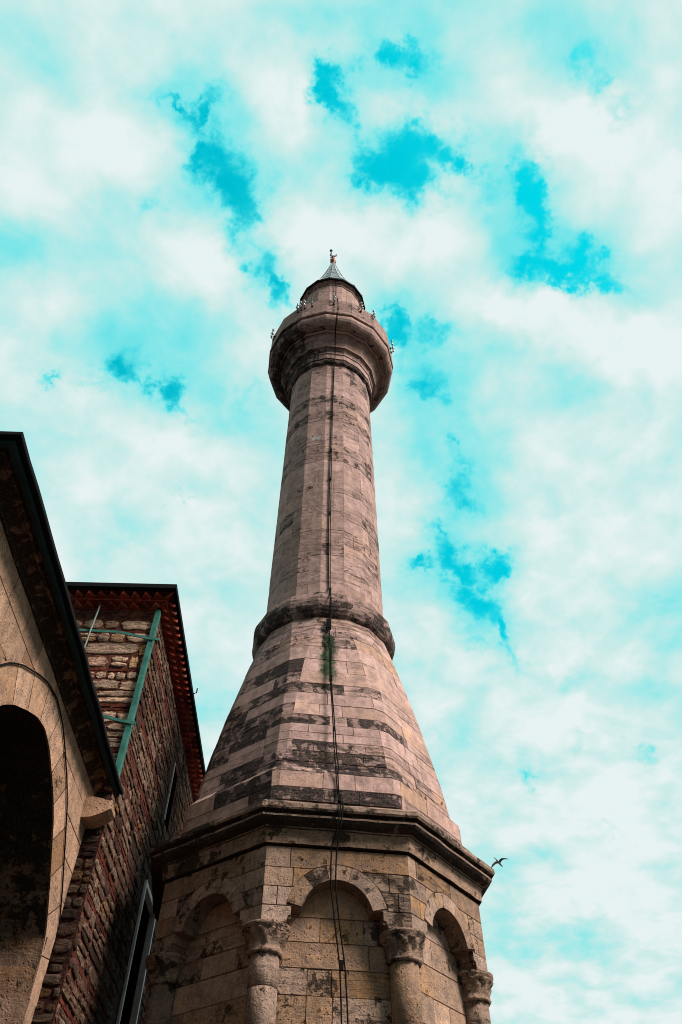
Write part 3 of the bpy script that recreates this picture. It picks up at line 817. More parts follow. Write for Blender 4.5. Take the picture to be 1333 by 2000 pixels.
def b_attr(j, k):
    side = norm_az(P16 + (k / 4) * R(22.5))
    w = .22 + .3 * (tone_c[(k // 5 + j // 6 * 5) % 40] - .4)
    if j < 7: w = .95  # undersides and hollows darkened, shade painted into crust and tone
    if j in (15, 16, 23, 24): w = .05
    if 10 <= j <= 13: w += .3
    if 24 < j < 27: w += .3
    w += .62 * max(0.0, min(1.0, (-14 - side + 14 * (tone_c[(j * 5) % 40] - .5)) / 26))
    tn = .25 if (10 <= j <= 22) else .5
    return (tn + .3 * (tone_c[(k // 5 * 3 + j // 7) % 40] - .3), max(0, min(1, w)), .35 if 9 < j < 23 and side > 10 else .05, .5)
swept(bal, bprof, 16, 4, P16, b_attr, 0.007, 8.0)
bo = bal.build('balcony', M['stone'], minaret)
par = MB()
facet_courses(par, poly16([(20.19, 1.868), (20.95, 1.868)]), 16, [(20.19, 20.95)], lambda ri: [float(i) for i in range(16)],
              lambda ri, s0, s1, z0, z1: (RND.uniform(.35, .65), RND.uniform(.05, .45), 0.05, RND.random()), 0.004, 0.012, 0.001)
inner = [[ap(r, P16 + i * R(22.5), z) for i in range(16)] for r, z in ((1.885, 20.949), (1.72, 20.949), (1.72, 20.15), (0.9, 20.15))]
par.grid(inner, (0.4, 0.4, 0, 0.5), False)
par.build('parapet', M['stone'], bo)

# ---- upper shaft, eave, spire, finial
us_ = MB()
facet_courses(us_, poly16([(20.1, 1.0), (24.2, 0.985)]), 16, rows_between(20.1, 24.16, 0.4, 0.55), shaft_cut, lambda *a: (RND.uniform(.4, .75), RND.uniform(0, .25), 0, RND.random()), 0.0035, 0.012, 0.001)
us_.build('upper_shaft', M['stone'], minaret)
ev = MB()
swept(ev, [(0.98, 24.12), (1.015, 24.125), (1.02, 24.17), (1.00, 24.18), (1.05, 24.25), (1.09, 24.30), (1.115, 24.315)], 16, 3, P16, lambda j, k: (.35, .45, .1, .5), 0.004, 1.0)
eo = ev.build('eave_moulding', M['stone'], minaret)
rim = MB(); rim.lathe([(1.0, 24.30), (1.14, 24.312), (1.16, 24.33), (1.16, 24.42), (1.1, 24.45)], AX, 16, phase=P16, smooth=False)
rim.build('eave_rim', M['lead_dark'], eo)
sp = MB()
sprof = [(1.15, 24.43), (0.98, 24.86), (0.72, 25.66), (0.45, 26.72), (0.22, 27.8), (0.085, 28.5), (0.06, 28.6)]
sp.lathe(sprof, AX, 16, phase=P16, smooth=False)
for i in range(16):
    a = P16 + i * R(22.5)
    sp.tube([ap(r + .004, a, z) for r, z in sprof], [0.016, .015, .013, .011, .009, .007, .005], 5)
for zz, r in ((25.5, .775), (26.4, .535), (27.2, .35)):
    sp.lathe([(r + .0, zz - .012), (r + .008, zz), (r - .003, zz + .014)], AX, 16, phase=P16, smooth=False, cap=False)
spo = sp.build('spire', M['lead'], minaret)
fin = MB()
fin.lathe([(.075, 28.5), (.085, 28.55), (.05, 28.6), (.045, 28.66), (.09, 28.72), (.118, 28.82), (.115, 28.92), (.08, 29.03), (.04, 29.09), (.03, 29.14), (.055, 29.19), (.062, 29.24), (.04, 29.31), (.02, 29.35)], AX, 16)
fo = fin.build('finial', M['copper'], minaret)
cr = MB()
arc = []
for i in range(17):
    t = R(-140 + 280 * i / 16)
    arc.append(Vector((AX[0] + 0.03 - 0.02 + math.sin(t) * 0.13, AX[1] - 0.02, 29.50 - math.cos(t) * 0.13)))
cr.tube(arc, [0.006 + 0.024 * math.sin(math.pi * i / 16) for i in range(17)], 8)
cr.build('crescent', M['copper'], fo)
lr = MB()
lr.tube([(-0.075, 10.96, 28.3), (-0.085, 10.95, 28.8), (-0.082, 10.95, 29.3), (-0.09, 10.95, 29.86)], 0.016, 6)
for zz in (28.9, 29.15, 29.42, 29.6): lr.lathe([(.012, zz - .03), (.034, zz), (.012, zz + .03)], (-0.086, 10.95), 8)
lr.lathe([(.008, 29.80), (.045, 29.83), (.062, 29.88), (.045, 29.93), (.008, 29.96)], (-0.09, 10.95), 12)
lr.build('lightning_rod', M['iron'], minaret)

# ------------------------------------------------------------------ cables down the minaret
def fpt(u, z, apo):
    n = Vector((math.sin(PHI), -math.cos(PHI), 0)); t = Vector((math.cos(PHI), math.sin(PHI), 0))
    return Vector((AX[0], AX[1], z)) + n * apo + t * u
path = [(1.12, 5.9, 24.2), (1.03, 5.9, 24.05), (1.03, 5.8, 21.6), (1.30, 5.2, 21.12), (1.72, 4.6, 20.99), (1.915, 4.5, 20.97), (1.925, 4.6, 20.5), (1.945, 5.0, 20.12), (1.88, 4.9, 19.93), (1.70, 4.5, 19.62), (1.57, 4.0, 19.57), (1.37, 4.7, 19.15), (1.26, 5.0, 18.85), (1.25, 5.0, 18.55), (1.15, 4.9, 18.36),
        (1.122, 4.7, 18.1), (1.136, 3.2, 15.7), (1.150, 2.76, 13.24), (1.160, 3.1, 11.3), (1.168, 4.4, 9.75), (1.25, 4.3, 9.54), (1.405, 4.1, 9.25), (1.35, 3.9, 9.0), (1.29, 3.6, 8.8), (1.345, 3.3, 8.64), (1.55, 4.4, 7.8), (1.68, 4.2, 7.2), (1.84, 5.0, 6.45), (1.97, 5.7, 5.75), (2.05, 6.3, 5.5)]
p3 = [ap(r, R(a), z) for r, a, z in path] + [fpt(0.0, 5.42, 2.02), fpt(0.02, 5.08, 2.03), fpt(0.01, 4.83, 2.36), fpt(0.0, 4.76, 2.39), fpt(-0.02, 4.55, 2.37), fpt(-0.06, 4.3, 2.25), fpt(-0.055, 3.9, 2.16), fpt(0.0, 3.46, 2.1), fpt(0.055, 3.07, 2.05), fpt(0.09, 2.5, 2.0), fpt(0.1, 1.5, 1.95), fpt(0.1, -0.68, 1.95)]
def smooth_path(p, n=5):
    out = []
    for i in range(len(p) - 1):
        a, b, c, d = p[max(i - 1, 0)], p[i], p[i + 1], p[min(i + 2, len(p) - 1)]
        for k in range(n):
            t = k / n
            cat = 0.5 * ((2 * b) + (c - a) * t + (2 * a - 5 * b + 4 * c - d) * t * t + (3 * b - a - 3 * c + d) * t ** 3)
            out.append(b.lerp(c, t).lerp(cat, 0.5))
    return out + [p[-1]]
spth = smooth_path(p3)
cab = empty('power_cable', (0.0, 8.9, 0), 'long black double cable running down the front of the minaret', 'cable')
for s in (-1, 1):
    cm = MB(); q = []
    for i, p in enumerate(spth):
        spread = 0.012 + 0.008 * math.sin(i * 0.23 + s) + (0.018 if p.z < 4.4 else 0)
        q.append(p + Vector((s * spread, -0.006, 0)))
    cm.tube(q, 0.0088, 6)
    cm.build('strand', M['cable'], cab)
for zc, sz in ((8.66, .055), (7.26, .03), (13.1, .028), (15.7, .028), (11.9, .022), (9.6, .03), (6.2, .02), (14.2, .025), (16.9, .022), (3.1, .03), (5.02, .03)):
    p = min(spth, key=lambda v: abs(v.z - zc))
    j = max(1, min(len(spth) - 2, spth.index(p)))
    a_, b_ = (spth[j - 1], spth[j + 1])
    t = (zc - a_.z) / (b_.z - a_.z) if abs(b_.z - a_.z) > 1e-6 else .5
    p = a_.lerp(b_, max(0, min(1, t)))
    cm = MB(); cm.box((p.x - sz * .8, p.y - sz * .7 - .01, p.z - sz * 1.6), (p.x + sz * .8, p.y + sz * .6, p.z + sz * 1.6))
    cm.build('clip', M['cable'], cab)

# moss growing out of the joint behind the cable
ms = MB(); rr = random.Random(5)
for i in range(150):
    z = rr.uniform(7.2, 8.5); w = 0.045 + 0.05 * rr.random()
    if rr.random() < 0.5: z = rr.uniform(8.15, 8.45)
    r = lerp_table(R_CONE, z); x = 0.088 + rr.gauss(0, w * .8)
    az = math.asin(max(-1, min(1, x / r)))
    p = ap(r * 0.985 + 0.006 + rr.uniform(0, .02), az, z)
    s = rr.uniform(.008, .022); d1 = Vector((rr.uniform(-1, 1), rr.uniform(-1, .1), rr.uniform(-1, 1))).normalized() * s
    d2 = Vector((rr.uniform(-1, 1), rr.uniform(-1, .1), rr.uniform(-1, 1))).normalized() * s
    ms.face([p, p + d1, p + d1 + d2, p + d2])
tag(ms.build('moss', M['moss'], None, (0.09, 9.5, 9.6)), 'green moss growing behind the cable high on the tapering stonework', 'moss', None, 'stuff')

# ------------------------------------------------------------------ festival lamps round the balcony rim
def lamp_parts(root, n):
    br = MB(); br.tube([(0, .06, -EYE - .03), (0, -.02, -EYE - .03), (0, -.05, -EYE + .02), (0, -.05, -EYE + .44)], 0.012, 6)
    br.box((-.03, -.005, -EYE - .05), (.03, .05, -EYE - .02))
    br.build('bracket', M['iron'], root)
    for i in range(n):
        b = MB(); z = -EYE + 0.06 + i * 0.115; s = -1 if i % 2 else 1
        b.lathe([(.006, z - .038), (.024, z - .026), (.034, z), (.029, z + .02), (.016, z + .04), (.012, z + .055)], (s * .016, -.055), 10)
        b.build('bulb', M['bulb'], root)
LAMPS = [(-18.0, 1, 'single white lamp on the balcony rim between the clustered lamps and the cable'), (-25.0, 4, 'lamp string on the left of the balcony rim, nearest the single lamp'),
         (-28.2, 4, 'middle lamp string of the cluster on the left of the balcony rim'), (-31.9, 3, 'outermost lamp string of the cluster on the left of the balcony rim'),
         (1.5, 4, 'lamp string on the balcony rim right beside the black cable'), (27.0, 4, 'lamp string on the balcony rim first to the right of the cable'),
         (40.3, 4, 'lamp string on the balcony rim second to the right of the cable'), (-65.4, 4, 'lamp string at the far left edge of the balcony rim'), (-68.5, 3, 'lamp string leaning out at the leftmost edge of the balcony'),
         (74.4, 4, 'lamp string at the right edge of the balcony rim, against the sky'), (78.5, 3, 'paired lamp string just below it at the right edge of the balcony'), (100.5, 1, 'small lamp low on the far right of the balcony rim')]
for az, n, lab in LAMPS:
    p = ap(1.895, R(az), 20.66)
    root = empty('rim_lamp', (0, 0, 0), lab, 'lamp', 'lamps round the balcony rim')
    lamp_parts(root, n)
    root.location = (p.x, p.y, p.z + EYE)
    root.rotation_euler = (0, 0, R(az))

# ------------------------------------------------------------------ arcade building on the left
XA = -2.81
Y0, Y1, ZT = 3.72, 8.70, 4.965
arcade = empty('arcade_building', (XA, 6.2, 0), 'pale stone portico with a tall pointed arch and dark overhanging eave', 'building')
ARC = [(0, 4.43), (.25, 4.39), (.47, 4.30), (.82, 4.13), (1.01, 4.0), (1.29, 3.72), (1.62, 3.38), (1.80, 3.16), (1.855, 2.9), (1.86, 2.6)]
YC = 6.6
def arch_line(off, n=40):
    base = [(-d, z) for d, z in reversed(ARC)] + ARC[1:]
    pts = [Vector((d, z)) for d, z in base]
    # resample evenly
    L_ = [0]
    for a, b in zip(pts, pts[1:]): L_.append(L_[-1] + (b - a).length)
    out = []
    for i in range(n + 1):
        s = L_[-1] * i / n
        j = max(k for k in range(len(L_) - 1) if L_[k] <= s + 1e-9)
        t = (s - L_[j]) / (L_[j + 1] - L_[j])
        out.append(pts[j].lerp(pts[j + 1], t))
    res = []
    for i, p in enumerate(out):
        a = out[max(0, i - 2)]; b = out[min(n, i + 2)]
        t = (b - a).normalized(); nn = Vector((-t.y, t.x))
        q = p + nn * off
        res.append((YC + q.x, q.y))
    return res
INN, EXT = arch_line(0.0), arch_line(0.37)
def W(y, z, d=0.0): return Vector((XA + d, y, z))
NX = Vector((1, 0, 0))
aw = MB()
def a_attr(lo=.35, hi=.85, w=.22):
    return (RND.uniform(lo, hi), max(0, min(1, RND.gauss(w, .18))), RND.choice((0, 0, .1, .2, .4)), RND.random())
# voussoirs
nv = 15; step = 40 / nv
for i in range(nv):
    i0, i1 = i * step, (i + 1) * step
    def at_(line, s):
        k = min(39, int(s)); t = s - k
        return (line[k][0] + (line[k + 1][0] - line[k][0]) * t, line[k][1] + (line[k + 1][1] - line[k][1]) * t)
    m_ = 5
    inn = [at_(INN, i0 + (i1 - i0) * q / m_) for q in range(m_ + 1)]
    ext = [at_(EXT, i1 + (i0 - i1) * q / m_) for q in range(m_ + 1)]
    at = a_attr(.55, .95, .1)
    if i == 11: at = (.5, .3, 1.0, .5)
    poly = list(reversed(inn + ext))
    block(aw, [W(y, z) for y, z in poly], NX, at, gap=0.0055, jit=.001)
def ze(y):
    best = -9
    for (ya, za), (yb, zb) in zip(EXT, EXT[1:]):
        if min(ya, yb) <= y <= max(ya, yb) and abs(yb - ya) > 1e-6:
            best = max(best, za + (zb - za) * (y - ya) / (yb - ya))
    return best
YL, YR = min(p[0] for p in EXT), max(p[0] for p in EXT)
ri = 0
for z0, z1 in rows_between(2.6, ZT, 0.28, 0.36):
    y = Y0; ri += 1
    while y < Y1 - 1e-6:
        w_ = RND.uniform(.45, .8)
        yb = y + w_
        if Y1 - yb < .3: yb = Y1
        m_ = 12
        bot = [(y + (yb - y) * i / m_, max(z0, ze(y + (yb - y) * i / m_))) for i in range(m_ + 1)]
        # cut into runs that lie above the arch ring and outside the opening
        run = []
        runs = []
        for q in bot:
            inside = (INN[0][0] - .37 < q[0] < INN[-1][0] + .37) and ze(q[0]) < 0
            if q[1] < z1 - .015 and not inside: run.append(q)
            else:
                if len(run) > 1: runs.append(run)
                run = []
        if len(run) > 1: runs.append(run)
        at = a_attr(.3, .75, .14)
        if RND.random() < .16: at = (.45, .3, 1.0, .5)
        for rn in runs:
            poly = rn + [(rn[-1][0], z1), (rn[0][0], z1)]
            block(aw, [W(a, b) for a, b in poly], NX, at, gap=0.006, jit=0.002, out=RND.uniform(-.003, .003))
        y = yb
# piers below the springing
for ya, yb in ((Y0, INN[0][0]), (INN[-1][0], Y1)):
    for z0, z1 in rows_between(-1.6, 2.6, .32, .42):
        block(aw, [W(ya, z0), W(yb, z0), W(yb, z1), W(ya, z1)], NX, a_attr(.3, .7, .25), gap=0.004, jit=.001)
# backing of the wall
bz = INN
for (ya, za), (yb, zb) in zip(bz, bz[1:]):
    if yb - ya > 1e-5: aw.face([W(ya, za, -.013), W(yb, zb, -.013), W(yb, ZT, -.013), W(ya, ZT, -.013)], (.3, .3, .1, .5))
aw.face([W(Y0, -1.6, -.013), W(INN[0][0], -1.6, -.013), W(INN[0][0], ZT, -.013), W(Y0, ZT, -.013)], (.3, .3, .1, .5))
aw.face([W(INN[-1][0], -1.6, -.013), W(Y1, -1.6, -.013), W(Y1, ZT, -.013), W(INN[-1][0], ZT, -.013)], (.3, .3, .1, .5))
# reveal and soffit of the arch, stone by stone
TH = 0.75
line = [(INN[0][0], -1.6)] + [(INN[0][0], -1.6 + (2.6 + 1.6) * q / 12) for q in range(1, 12)] + INN + [(INN[-1][0], 2.6 - 4.2 * q / 12) for q in range(1, 13)]
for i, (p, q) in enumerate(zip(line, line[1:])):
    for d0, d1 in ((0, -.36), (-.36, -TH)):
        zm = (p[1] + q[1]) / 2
        at = (RND.uniform(.0, .3), max(.25, .42 + (zm - 3.0) * .62 + RND.uniform(-.1, .1)), RND.choice((0, .2, .5, .8)), .5)  # darkens with height: shade inside the arch painted through the weathering
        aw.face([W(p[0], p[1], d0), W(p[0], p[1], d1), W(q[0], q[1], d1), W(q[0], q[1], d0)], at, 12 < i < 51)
# near end wall facing the camera side, and end wall
for z0, z1 in rows_between(-1.6, ZT, .3, .42):
    x = XA; 
    while x > -7.5 + 1e-6:
        xa = max(-7.5, x - RND.uniform(.5, .9))
        block(aw, [(xa, Y0, z0), (x, Y0, z0), (x, Y0, z1), (xa, Y0, z1)], (0, -1, 0), a_attr(), gap=.004)
        x = xa
aw.face([(-7.5, Y0 + .013, -1.6), (XA, Y0 + .013, -1.6), (XA, Y0 + .013, ZT), (-7.5, Y0 + .013, ZT)], (.3, .3, .1, .5))
aw.build('wall', M['arcade'], arcade)
# dark vaulted interior
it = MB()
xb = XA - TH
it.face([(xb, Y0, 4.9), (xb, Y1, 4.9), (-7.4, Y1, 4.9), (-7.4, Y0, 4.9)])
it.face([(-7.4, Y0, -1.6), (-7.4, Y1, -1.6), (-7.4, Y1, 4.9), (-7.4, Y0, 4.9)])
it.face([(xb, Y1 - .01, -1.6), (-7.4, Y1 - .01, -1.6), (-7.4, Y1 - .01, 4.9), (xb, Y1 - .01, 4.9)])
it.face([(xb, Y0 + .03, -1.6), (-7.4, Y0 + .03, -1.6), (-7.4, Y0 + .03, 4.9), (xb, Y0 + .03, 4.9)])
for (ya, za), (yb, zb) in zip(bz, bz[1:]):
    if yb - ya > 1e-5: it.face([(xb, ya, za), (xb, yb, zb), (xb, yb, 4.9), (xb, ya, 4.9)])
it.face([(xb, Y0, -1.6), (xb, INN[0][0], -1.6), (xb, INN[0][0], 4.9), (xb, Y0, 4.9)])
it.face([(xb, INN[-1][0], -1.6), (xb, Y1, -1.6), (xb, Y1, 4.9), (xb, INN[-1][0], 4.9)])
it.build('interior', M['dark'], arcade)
# impost mouldings where the arch meets its piers
yE = INN[-1][0]
for yj, s in ((yE, -1), (INN[0][0], 1)):
    im = MB()
    pr_ = [(0, 3.04), (.012, 3.05), (.018, 3.09), (.03, 3.11), (.03, 3.15), (0.0, 3.16)]
    for (d0, z0), (d1, z1) in zip(pr_, pr_[1:]):
        a0, a1 = yj + s * d0, yj + s * d1
        im.face([W(a0, z0, .004), W(a1, z1, .004), W(a1, z1, -TH), W(a0, z0, -TH)], (.2, .95, .3, .5))
    im.face([W(yj + s * d, z, .004) for d, z in pr_], (.2, .95, .3, .5))
    im.build('impost', M['arcade'], arcade)
# eave: stone cavetto, painted gutter, dark lead edge, roof
def eave(mb, prof, attr=(.5, .3, .2, .5)):
    for (o0, z0), (o1, z1) in zip(prof, prof[1:]):
        def E(o, z, kind):
            if kind == 'far': return (XA + o * .90, 8.93, z)
            if kind == 'mid': return (XA + o * 1.0, 6.2, z)
            if kind == 'cor': return (XA + o * 1.05, Y0 - o * 1.0, z - .02)
            return (-7.6, Y0 - o * 1.0, z)
        def wob(p):
            d = mnoise.noise(Vector((p[0] * 1.3 + 7, p[1] * 1.9, 3.1))) * .010 + mnoise.noise(Vector((p[0] * 5 + 2, p[1] * 6, 1.7))) * .004
            return (p[0] + d, p[1] - d, p[2] + d)
        ks = ('far', 'mid', 'cor', 'lft')
        for k0, k1 in zip(ks, ks[1:]):
            A0, A1, B0, B1 = Vector(E(o0, z0, k0)), Vector(E(o0, z0, k1)), Vector(E(o1, z1, k0)), Vector(E(o1, z1, k1))
            for q in range(10):
                t0, t1 = q / 10, (q + 1) / 10
                mb.face([wob(A0.lerp(A1, t0)), wob(A0.lerp(A1, t1)), wob(B0.lerp(B1, t1)), wob(B0.lerp(B1, t0))], attr)
em = MB(); eave(em, [(0, 4.90), (.018, 4.90), (.022, 4.945), (.045, 4.965), (.085, 4.985), (.12, 5.03), (.13, 5.03), (.135, 5.015), (.165, 5.015), (.17, 5.04), (.20, 5.04)], (.3, .90, .7, .5))
eo2 = em.build('eave_moulding', M['arcade'], arcade)
gm = MB(); eave(gm, [(.195, 5.045), (.195, 5.01), (.21, 4.995), (.25, 4.99), (.265, 5.0), (.265, 5.05)])
gm.build('gutter', M['lead_teal'], eo2)
rm = MB(); eave(rm, [(.255, 5.05), (.265, 5.03), (.315, 5.02), (.320, 5.03), (.320, 5.065), (.30, 5.075), (0, 5.18)])
rm.face([(XA, 8.70, 5.19), (XA, Y0, 5.19), (-5.1, Y0 + .8, 5.75), (-5.1, 8.70, 5.75)])
rm.face([(XA, Y0, 5.19), (-7.6, Y0, 5.19), (-7.6, Y0 + .8, 5.75), (-5.1, Y0 + .8, 5.75)])
rm.face([(-5.1, Y0 + .8, 5.75), (-7.6, Y0 + .8, 5.75), (-7.6, 8.70, 5.75), (-5.1, 8.70, 5.75)])
rm.build('roof', M['lead_dark'], arcade)
# console stone under the far end of the eave
cs = MB()
rows = []
for x, zb, zt, g_ in ((-2.83, 4.45, 4.71, 0), (-2.70, 4.46, 4.71, 0.0), (-2.60, 4.50, 4.69, .004), (-2.52, 4.55, 4.67, .012), (-2.485, 4.585, 4.64, .03)):
    ya, yb = 8.41, 8.70
    rows.append([(x, ya + g_, zb), (x, yb - g_, zb), (x, yb - g_, zt), (x, ya + g_, zt)])
cs.grid(rows, (.75, .1, .35, .5), False); cs.face(rows[-1], (.75, .1, .35, .5))
cs.build('console', M['arcade'], arcade)
# wire following the arch
EXW = arch_line(0.355, 60)
wm = MB(); wm.tube([W(y, z, 0.014) for y, z in EXW[4:]] + [W(EXW[-1][0] + .005, 1.0, .014), W(EXW[-1][0], -1.55, .014)], 0.0085, 6)
tag(wm.build('arch_wire', M['cable'], None, (XA + .014, 8.7, 0)), 'thin black wire curving round the pointed arch on the pale wall', 'wire')

# ------------------------------------------------------------------ rubble and brick building behind
XB, YF, ZB = -2.60, 8.72, 8.03
brick = empty('brick_building', (XB - 3, 12, 0), 'rubble stone and brick building with red sawtooth cornice and dark roof edge', 'building')
rb = MB()
MORT = (.5, .5, 0, .5)
SHADE_MORT = (-.28, .5, 0, .5)                  # lower front masonry, shade painted into the mortar tone
def quad_grid_wall(mb, P, u0, u1, z0, z1, holes, attr):
    us = sorted(set([u0, u1] + [h[i] for h in holes for i in (0, 1)])); zs = sorted(set([z0, z1] + [h[i] for h in holes for i in (2, 3)]))
    for a, b in zip(us, us[1:]):
        for c, d in zip(zs, zs[1:]):
            if any(h[0] - 1e-6 <= a and b <= h[1] + 1e-6 and h[2] - 1e-6 <= c and d <= h[3] + 1e-6 for h in holes): continue
            mb.face([P(a, c), P(b, c), P(b, d), P(a, d)], attr)
def rubble(mb, P, N, u0, u1, z0, z1, holes, seed, hmin=.10, hmax=.20, brick_every=4, lite=1.0, kinds=1.0):
    """rows of roughly squared stones bedded in thick red mortar"""
    rr = random.Random(seed)
    z = z0; row = 0
    while z < z1 - .05:
        row += 1
        if row % brick_every == 0:
            for _ in range(rr.choice((1, 2))):
                h = .036; u = u0 + rr.uniform(-.2, 0)
                while u < u1:
                    w = rr.uniform(.16, .30); a, b = max(u, u0 + .005), min(u + w, u1 - .005)
                    if b - a > .05 and rr.random() < .8 and not any(h_[0] - .03 < b and a < h_[1] + .03 and h_[2] - .03 < z + h and z < h_[3] + .03 for h_ in holes):
                        s = rr.uniform(.003, .012); dz = rr.uniform(-.006, .006)
                        q = [P(a, z + dz), P(b, z + dz), P(b, z + h + dz), P(a, z + h + dz)]
                        f = [x + N * s for x in q]
                        at = (rr.uniform(.2, .7), 1.0, 0, rr.random())
                        mb.face(f, at)
                        for i in range(4):
                            mb.face([q[i], q[(i + 1) % 4], f[(i + 1) % 4], f[i]], at)
                    u += w + rr.uniform(.02, .05)
                z += h + rr.uniform(.022, .032)
            continue
        h = rr.uniform(hmin, hmax)
        if z + h > z1: break
        u = u0 + rr.uniform(-.15, .0)
        while u < u1:
            w = h * rr.choice((0.7, 1.0, 1.5, 2.0, 2.6, 3.4)) * rr.uniform(.8, 1.15)
            a, b = max(u, u0 - .006), min(u + w, u1 + .006)
            slots = [(h * rr.uniform(.74, 1.10), z + h / 2 + rr.uniform(-.012, .012))]
            if h > .12 and rr.random() < .28:
                f_ = rr.uniform(.38, .6)
                slots = [(h * f_ * .9, z + h * f_ / 2), (h * (1 - f_) * .86, z + h * (f_ + (1 - f_) / 2))]
            for hh, zc in slots:
                if b - a > .06 and not any(h_[0] - .02 < b and a < h_[1] + .02 and h_[2] - .02 < zc + hh / 2 and zc - hh / 2 < h_[3] + .02 for h_ in holes):
                    uc = (a + b) / 2; n = 18; rings = []
                    e = rr.choice((3.0, 5.0, 8.0, 12.0)); ph = [rr.uniform(.78, 1.07) for _ in range(n)]
                    tilt = rr.uniform(-.05, .05)
                    pr_ = rr.uniform(.006, .022)
                    for sc, dd in ((1.0, -.004), (.99, pr_ * .75), (.95, pr_), (.5, pr_ * 1.05)):
                        ring = []
                        for k in range(n):
                            t = k * math.tau / n; c, s = math.cos(t), math.sin(t)
                            rad = 1 / (abs(c) ** e + abs(s) ** e) ** (1 / e)
                            x = c * rad * (b - a) / 2 * sc * ph[k]; y = s * rad * hh / 2 * sc * ph[(k * 5) % n]
                            ring.append(P(uc + x, zc + y + x * tilt) + N * (dd + (rr.uniform(-.005, .005) if dd > 0 else 0)))
                        rings.append(ring)
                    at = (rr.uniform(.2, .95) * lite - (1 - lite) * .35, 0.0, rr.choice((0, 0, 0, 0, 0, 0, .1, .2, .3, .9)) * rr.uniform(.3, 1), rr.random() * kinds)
                    mb.grid(rings, at, True)
                    mb.face(rings[-1], at, True)
            u += w + rr.uniform(.010, .034)
        z += h + rr.uniform(.010, .026)
PF = lambda u, z: Vector((u, YF, z))
PS = lambda u, z: Vector((XB, u, z))
WIN = (11.46, 12.62, 2.2, 5.10)
SLIT = (11.93, 12.42, 6.30, 7.36)
quad_grid_wall(rb, PF, -9.0, XB, 4.95, ZB, [], MORT)
quad_grid_wall(rb, PF, -9.0, XB, -1.6, 4.95, [], SHADE_MORT)
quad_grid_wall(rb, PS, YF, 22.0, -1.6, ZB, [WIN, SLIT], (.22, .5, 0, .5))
rb.face([(-9, 22, -1.6), (XB, 22, -1.6), (XB, 22, ZB), (-9, 22, ZB)], MORT)
rb.face([(-9, YF, -1.6), (-9, 22, -1.6), (-9, 22, ZB), (-9, YF, ZB)], MORT)
for h in (WIN, SLIT):                   # reveals of the openings, recess shade painted as dark mortar
    dpt = .22
    u0, u1, z0, z1 = h
    rb.face([(XB, u0, z0), (XB, u0, z1), (XB - dpt, u0, z1), (XB - dpt, u0, z0)], (-.3, .5, 0, .5))
    rb.face([(XB, u1, z0), (XB - dpt, u1, z0), (XB - dpt, u1, z1), (XB, u1, z1)], (-.3, .5, 0, .5))
    rb.face([(XB, u0, z1), (XB, u1, z1), (XB - dpt, u1, z1), (XB - dpt, u0, z1)], (-.3, .5, 0, .5))
    rb.face([(XB, u0, z0), (XB - dpt, u0, z0), (XB - dpt, u1, z0), (XB, u1, z0)], (-.2, .5, 0, .5))
rubble(rb, PF, Vector((0, -1, 0)), -4.9, XB - .004, 4.95, ZB - .10, [], 21, .12, .23, 4, 1.15, .60)
rubble(rb, PF, Vector((0, -1, 0)), -2.86, XB - .02, 0.6, 4.94, [], 31, .09, .17, 99, .02, .9)  # strip under the console, shade painted as dark stone tone
rubble(rb, PS, Vector((1, 0, 0)), YF + .004, 17.5, 1.2, ZB - .05, [WIN, SLIT], 4, .08, .18, 4, .32)  # darker stone here, toned down further with painted shade
wo = rb.build('wall', M['rubble'], brick)
# sawtooth brick cornice
tc = MB()
SPC = .177
def tooth(mb, P, u, z0, z1, d0, d1, hw, at):
    a, b, c = (u - hw, d0), (u + hw, d0), (u, d1)
    lo = [P(x, d, z0) for x, d in (a, b, c)]; hi = [P(x, d, z1) for x, d in (a, b, c)]
    mb.face([lo[0], lo[2], lo[1]], at); mb.face(hi, at)
    for i in range(3):
        j = (i + 1) % 3
        mb.face([lo[i], lo[j], hi[j], hi[i]], at)
PFd = lambda u, d, z: Vector((u, YF - d, z))
PSd = lambda u, d, z: Vector((XB + d, u, z))
def strip(mb, z0, z1, d, at):
    """a flat course going round the front and the right side"""
    f = d * 1.18
    lo = [(-9.0, YF - f, z0), (XB + d, YF - f, z0), (XB + d, 22, z0)]; hi = [(x, y, z1) for x, y, _ in lo]
    inn = [(-9.0, YF + .05, z0), (XB - .05, YF + .05, z0), (XB - .05, 22, z0)]; inh = [(x, y, z1) for x, y, _ in inn]
    for i in range(2):
        mb.face([lo[i], lo[i + 1], hi[i + 1], hi[i]], at)
        mb.face([inn[i], inn[i + 1], lo[i + 1], lo[i]], at)
        mb.face([inh[i], hi[i], hi[i + 1], inh[i + 1]], at)
strip(tc, 8.028, 8.045, .012, (.4, 0, 0, .5))
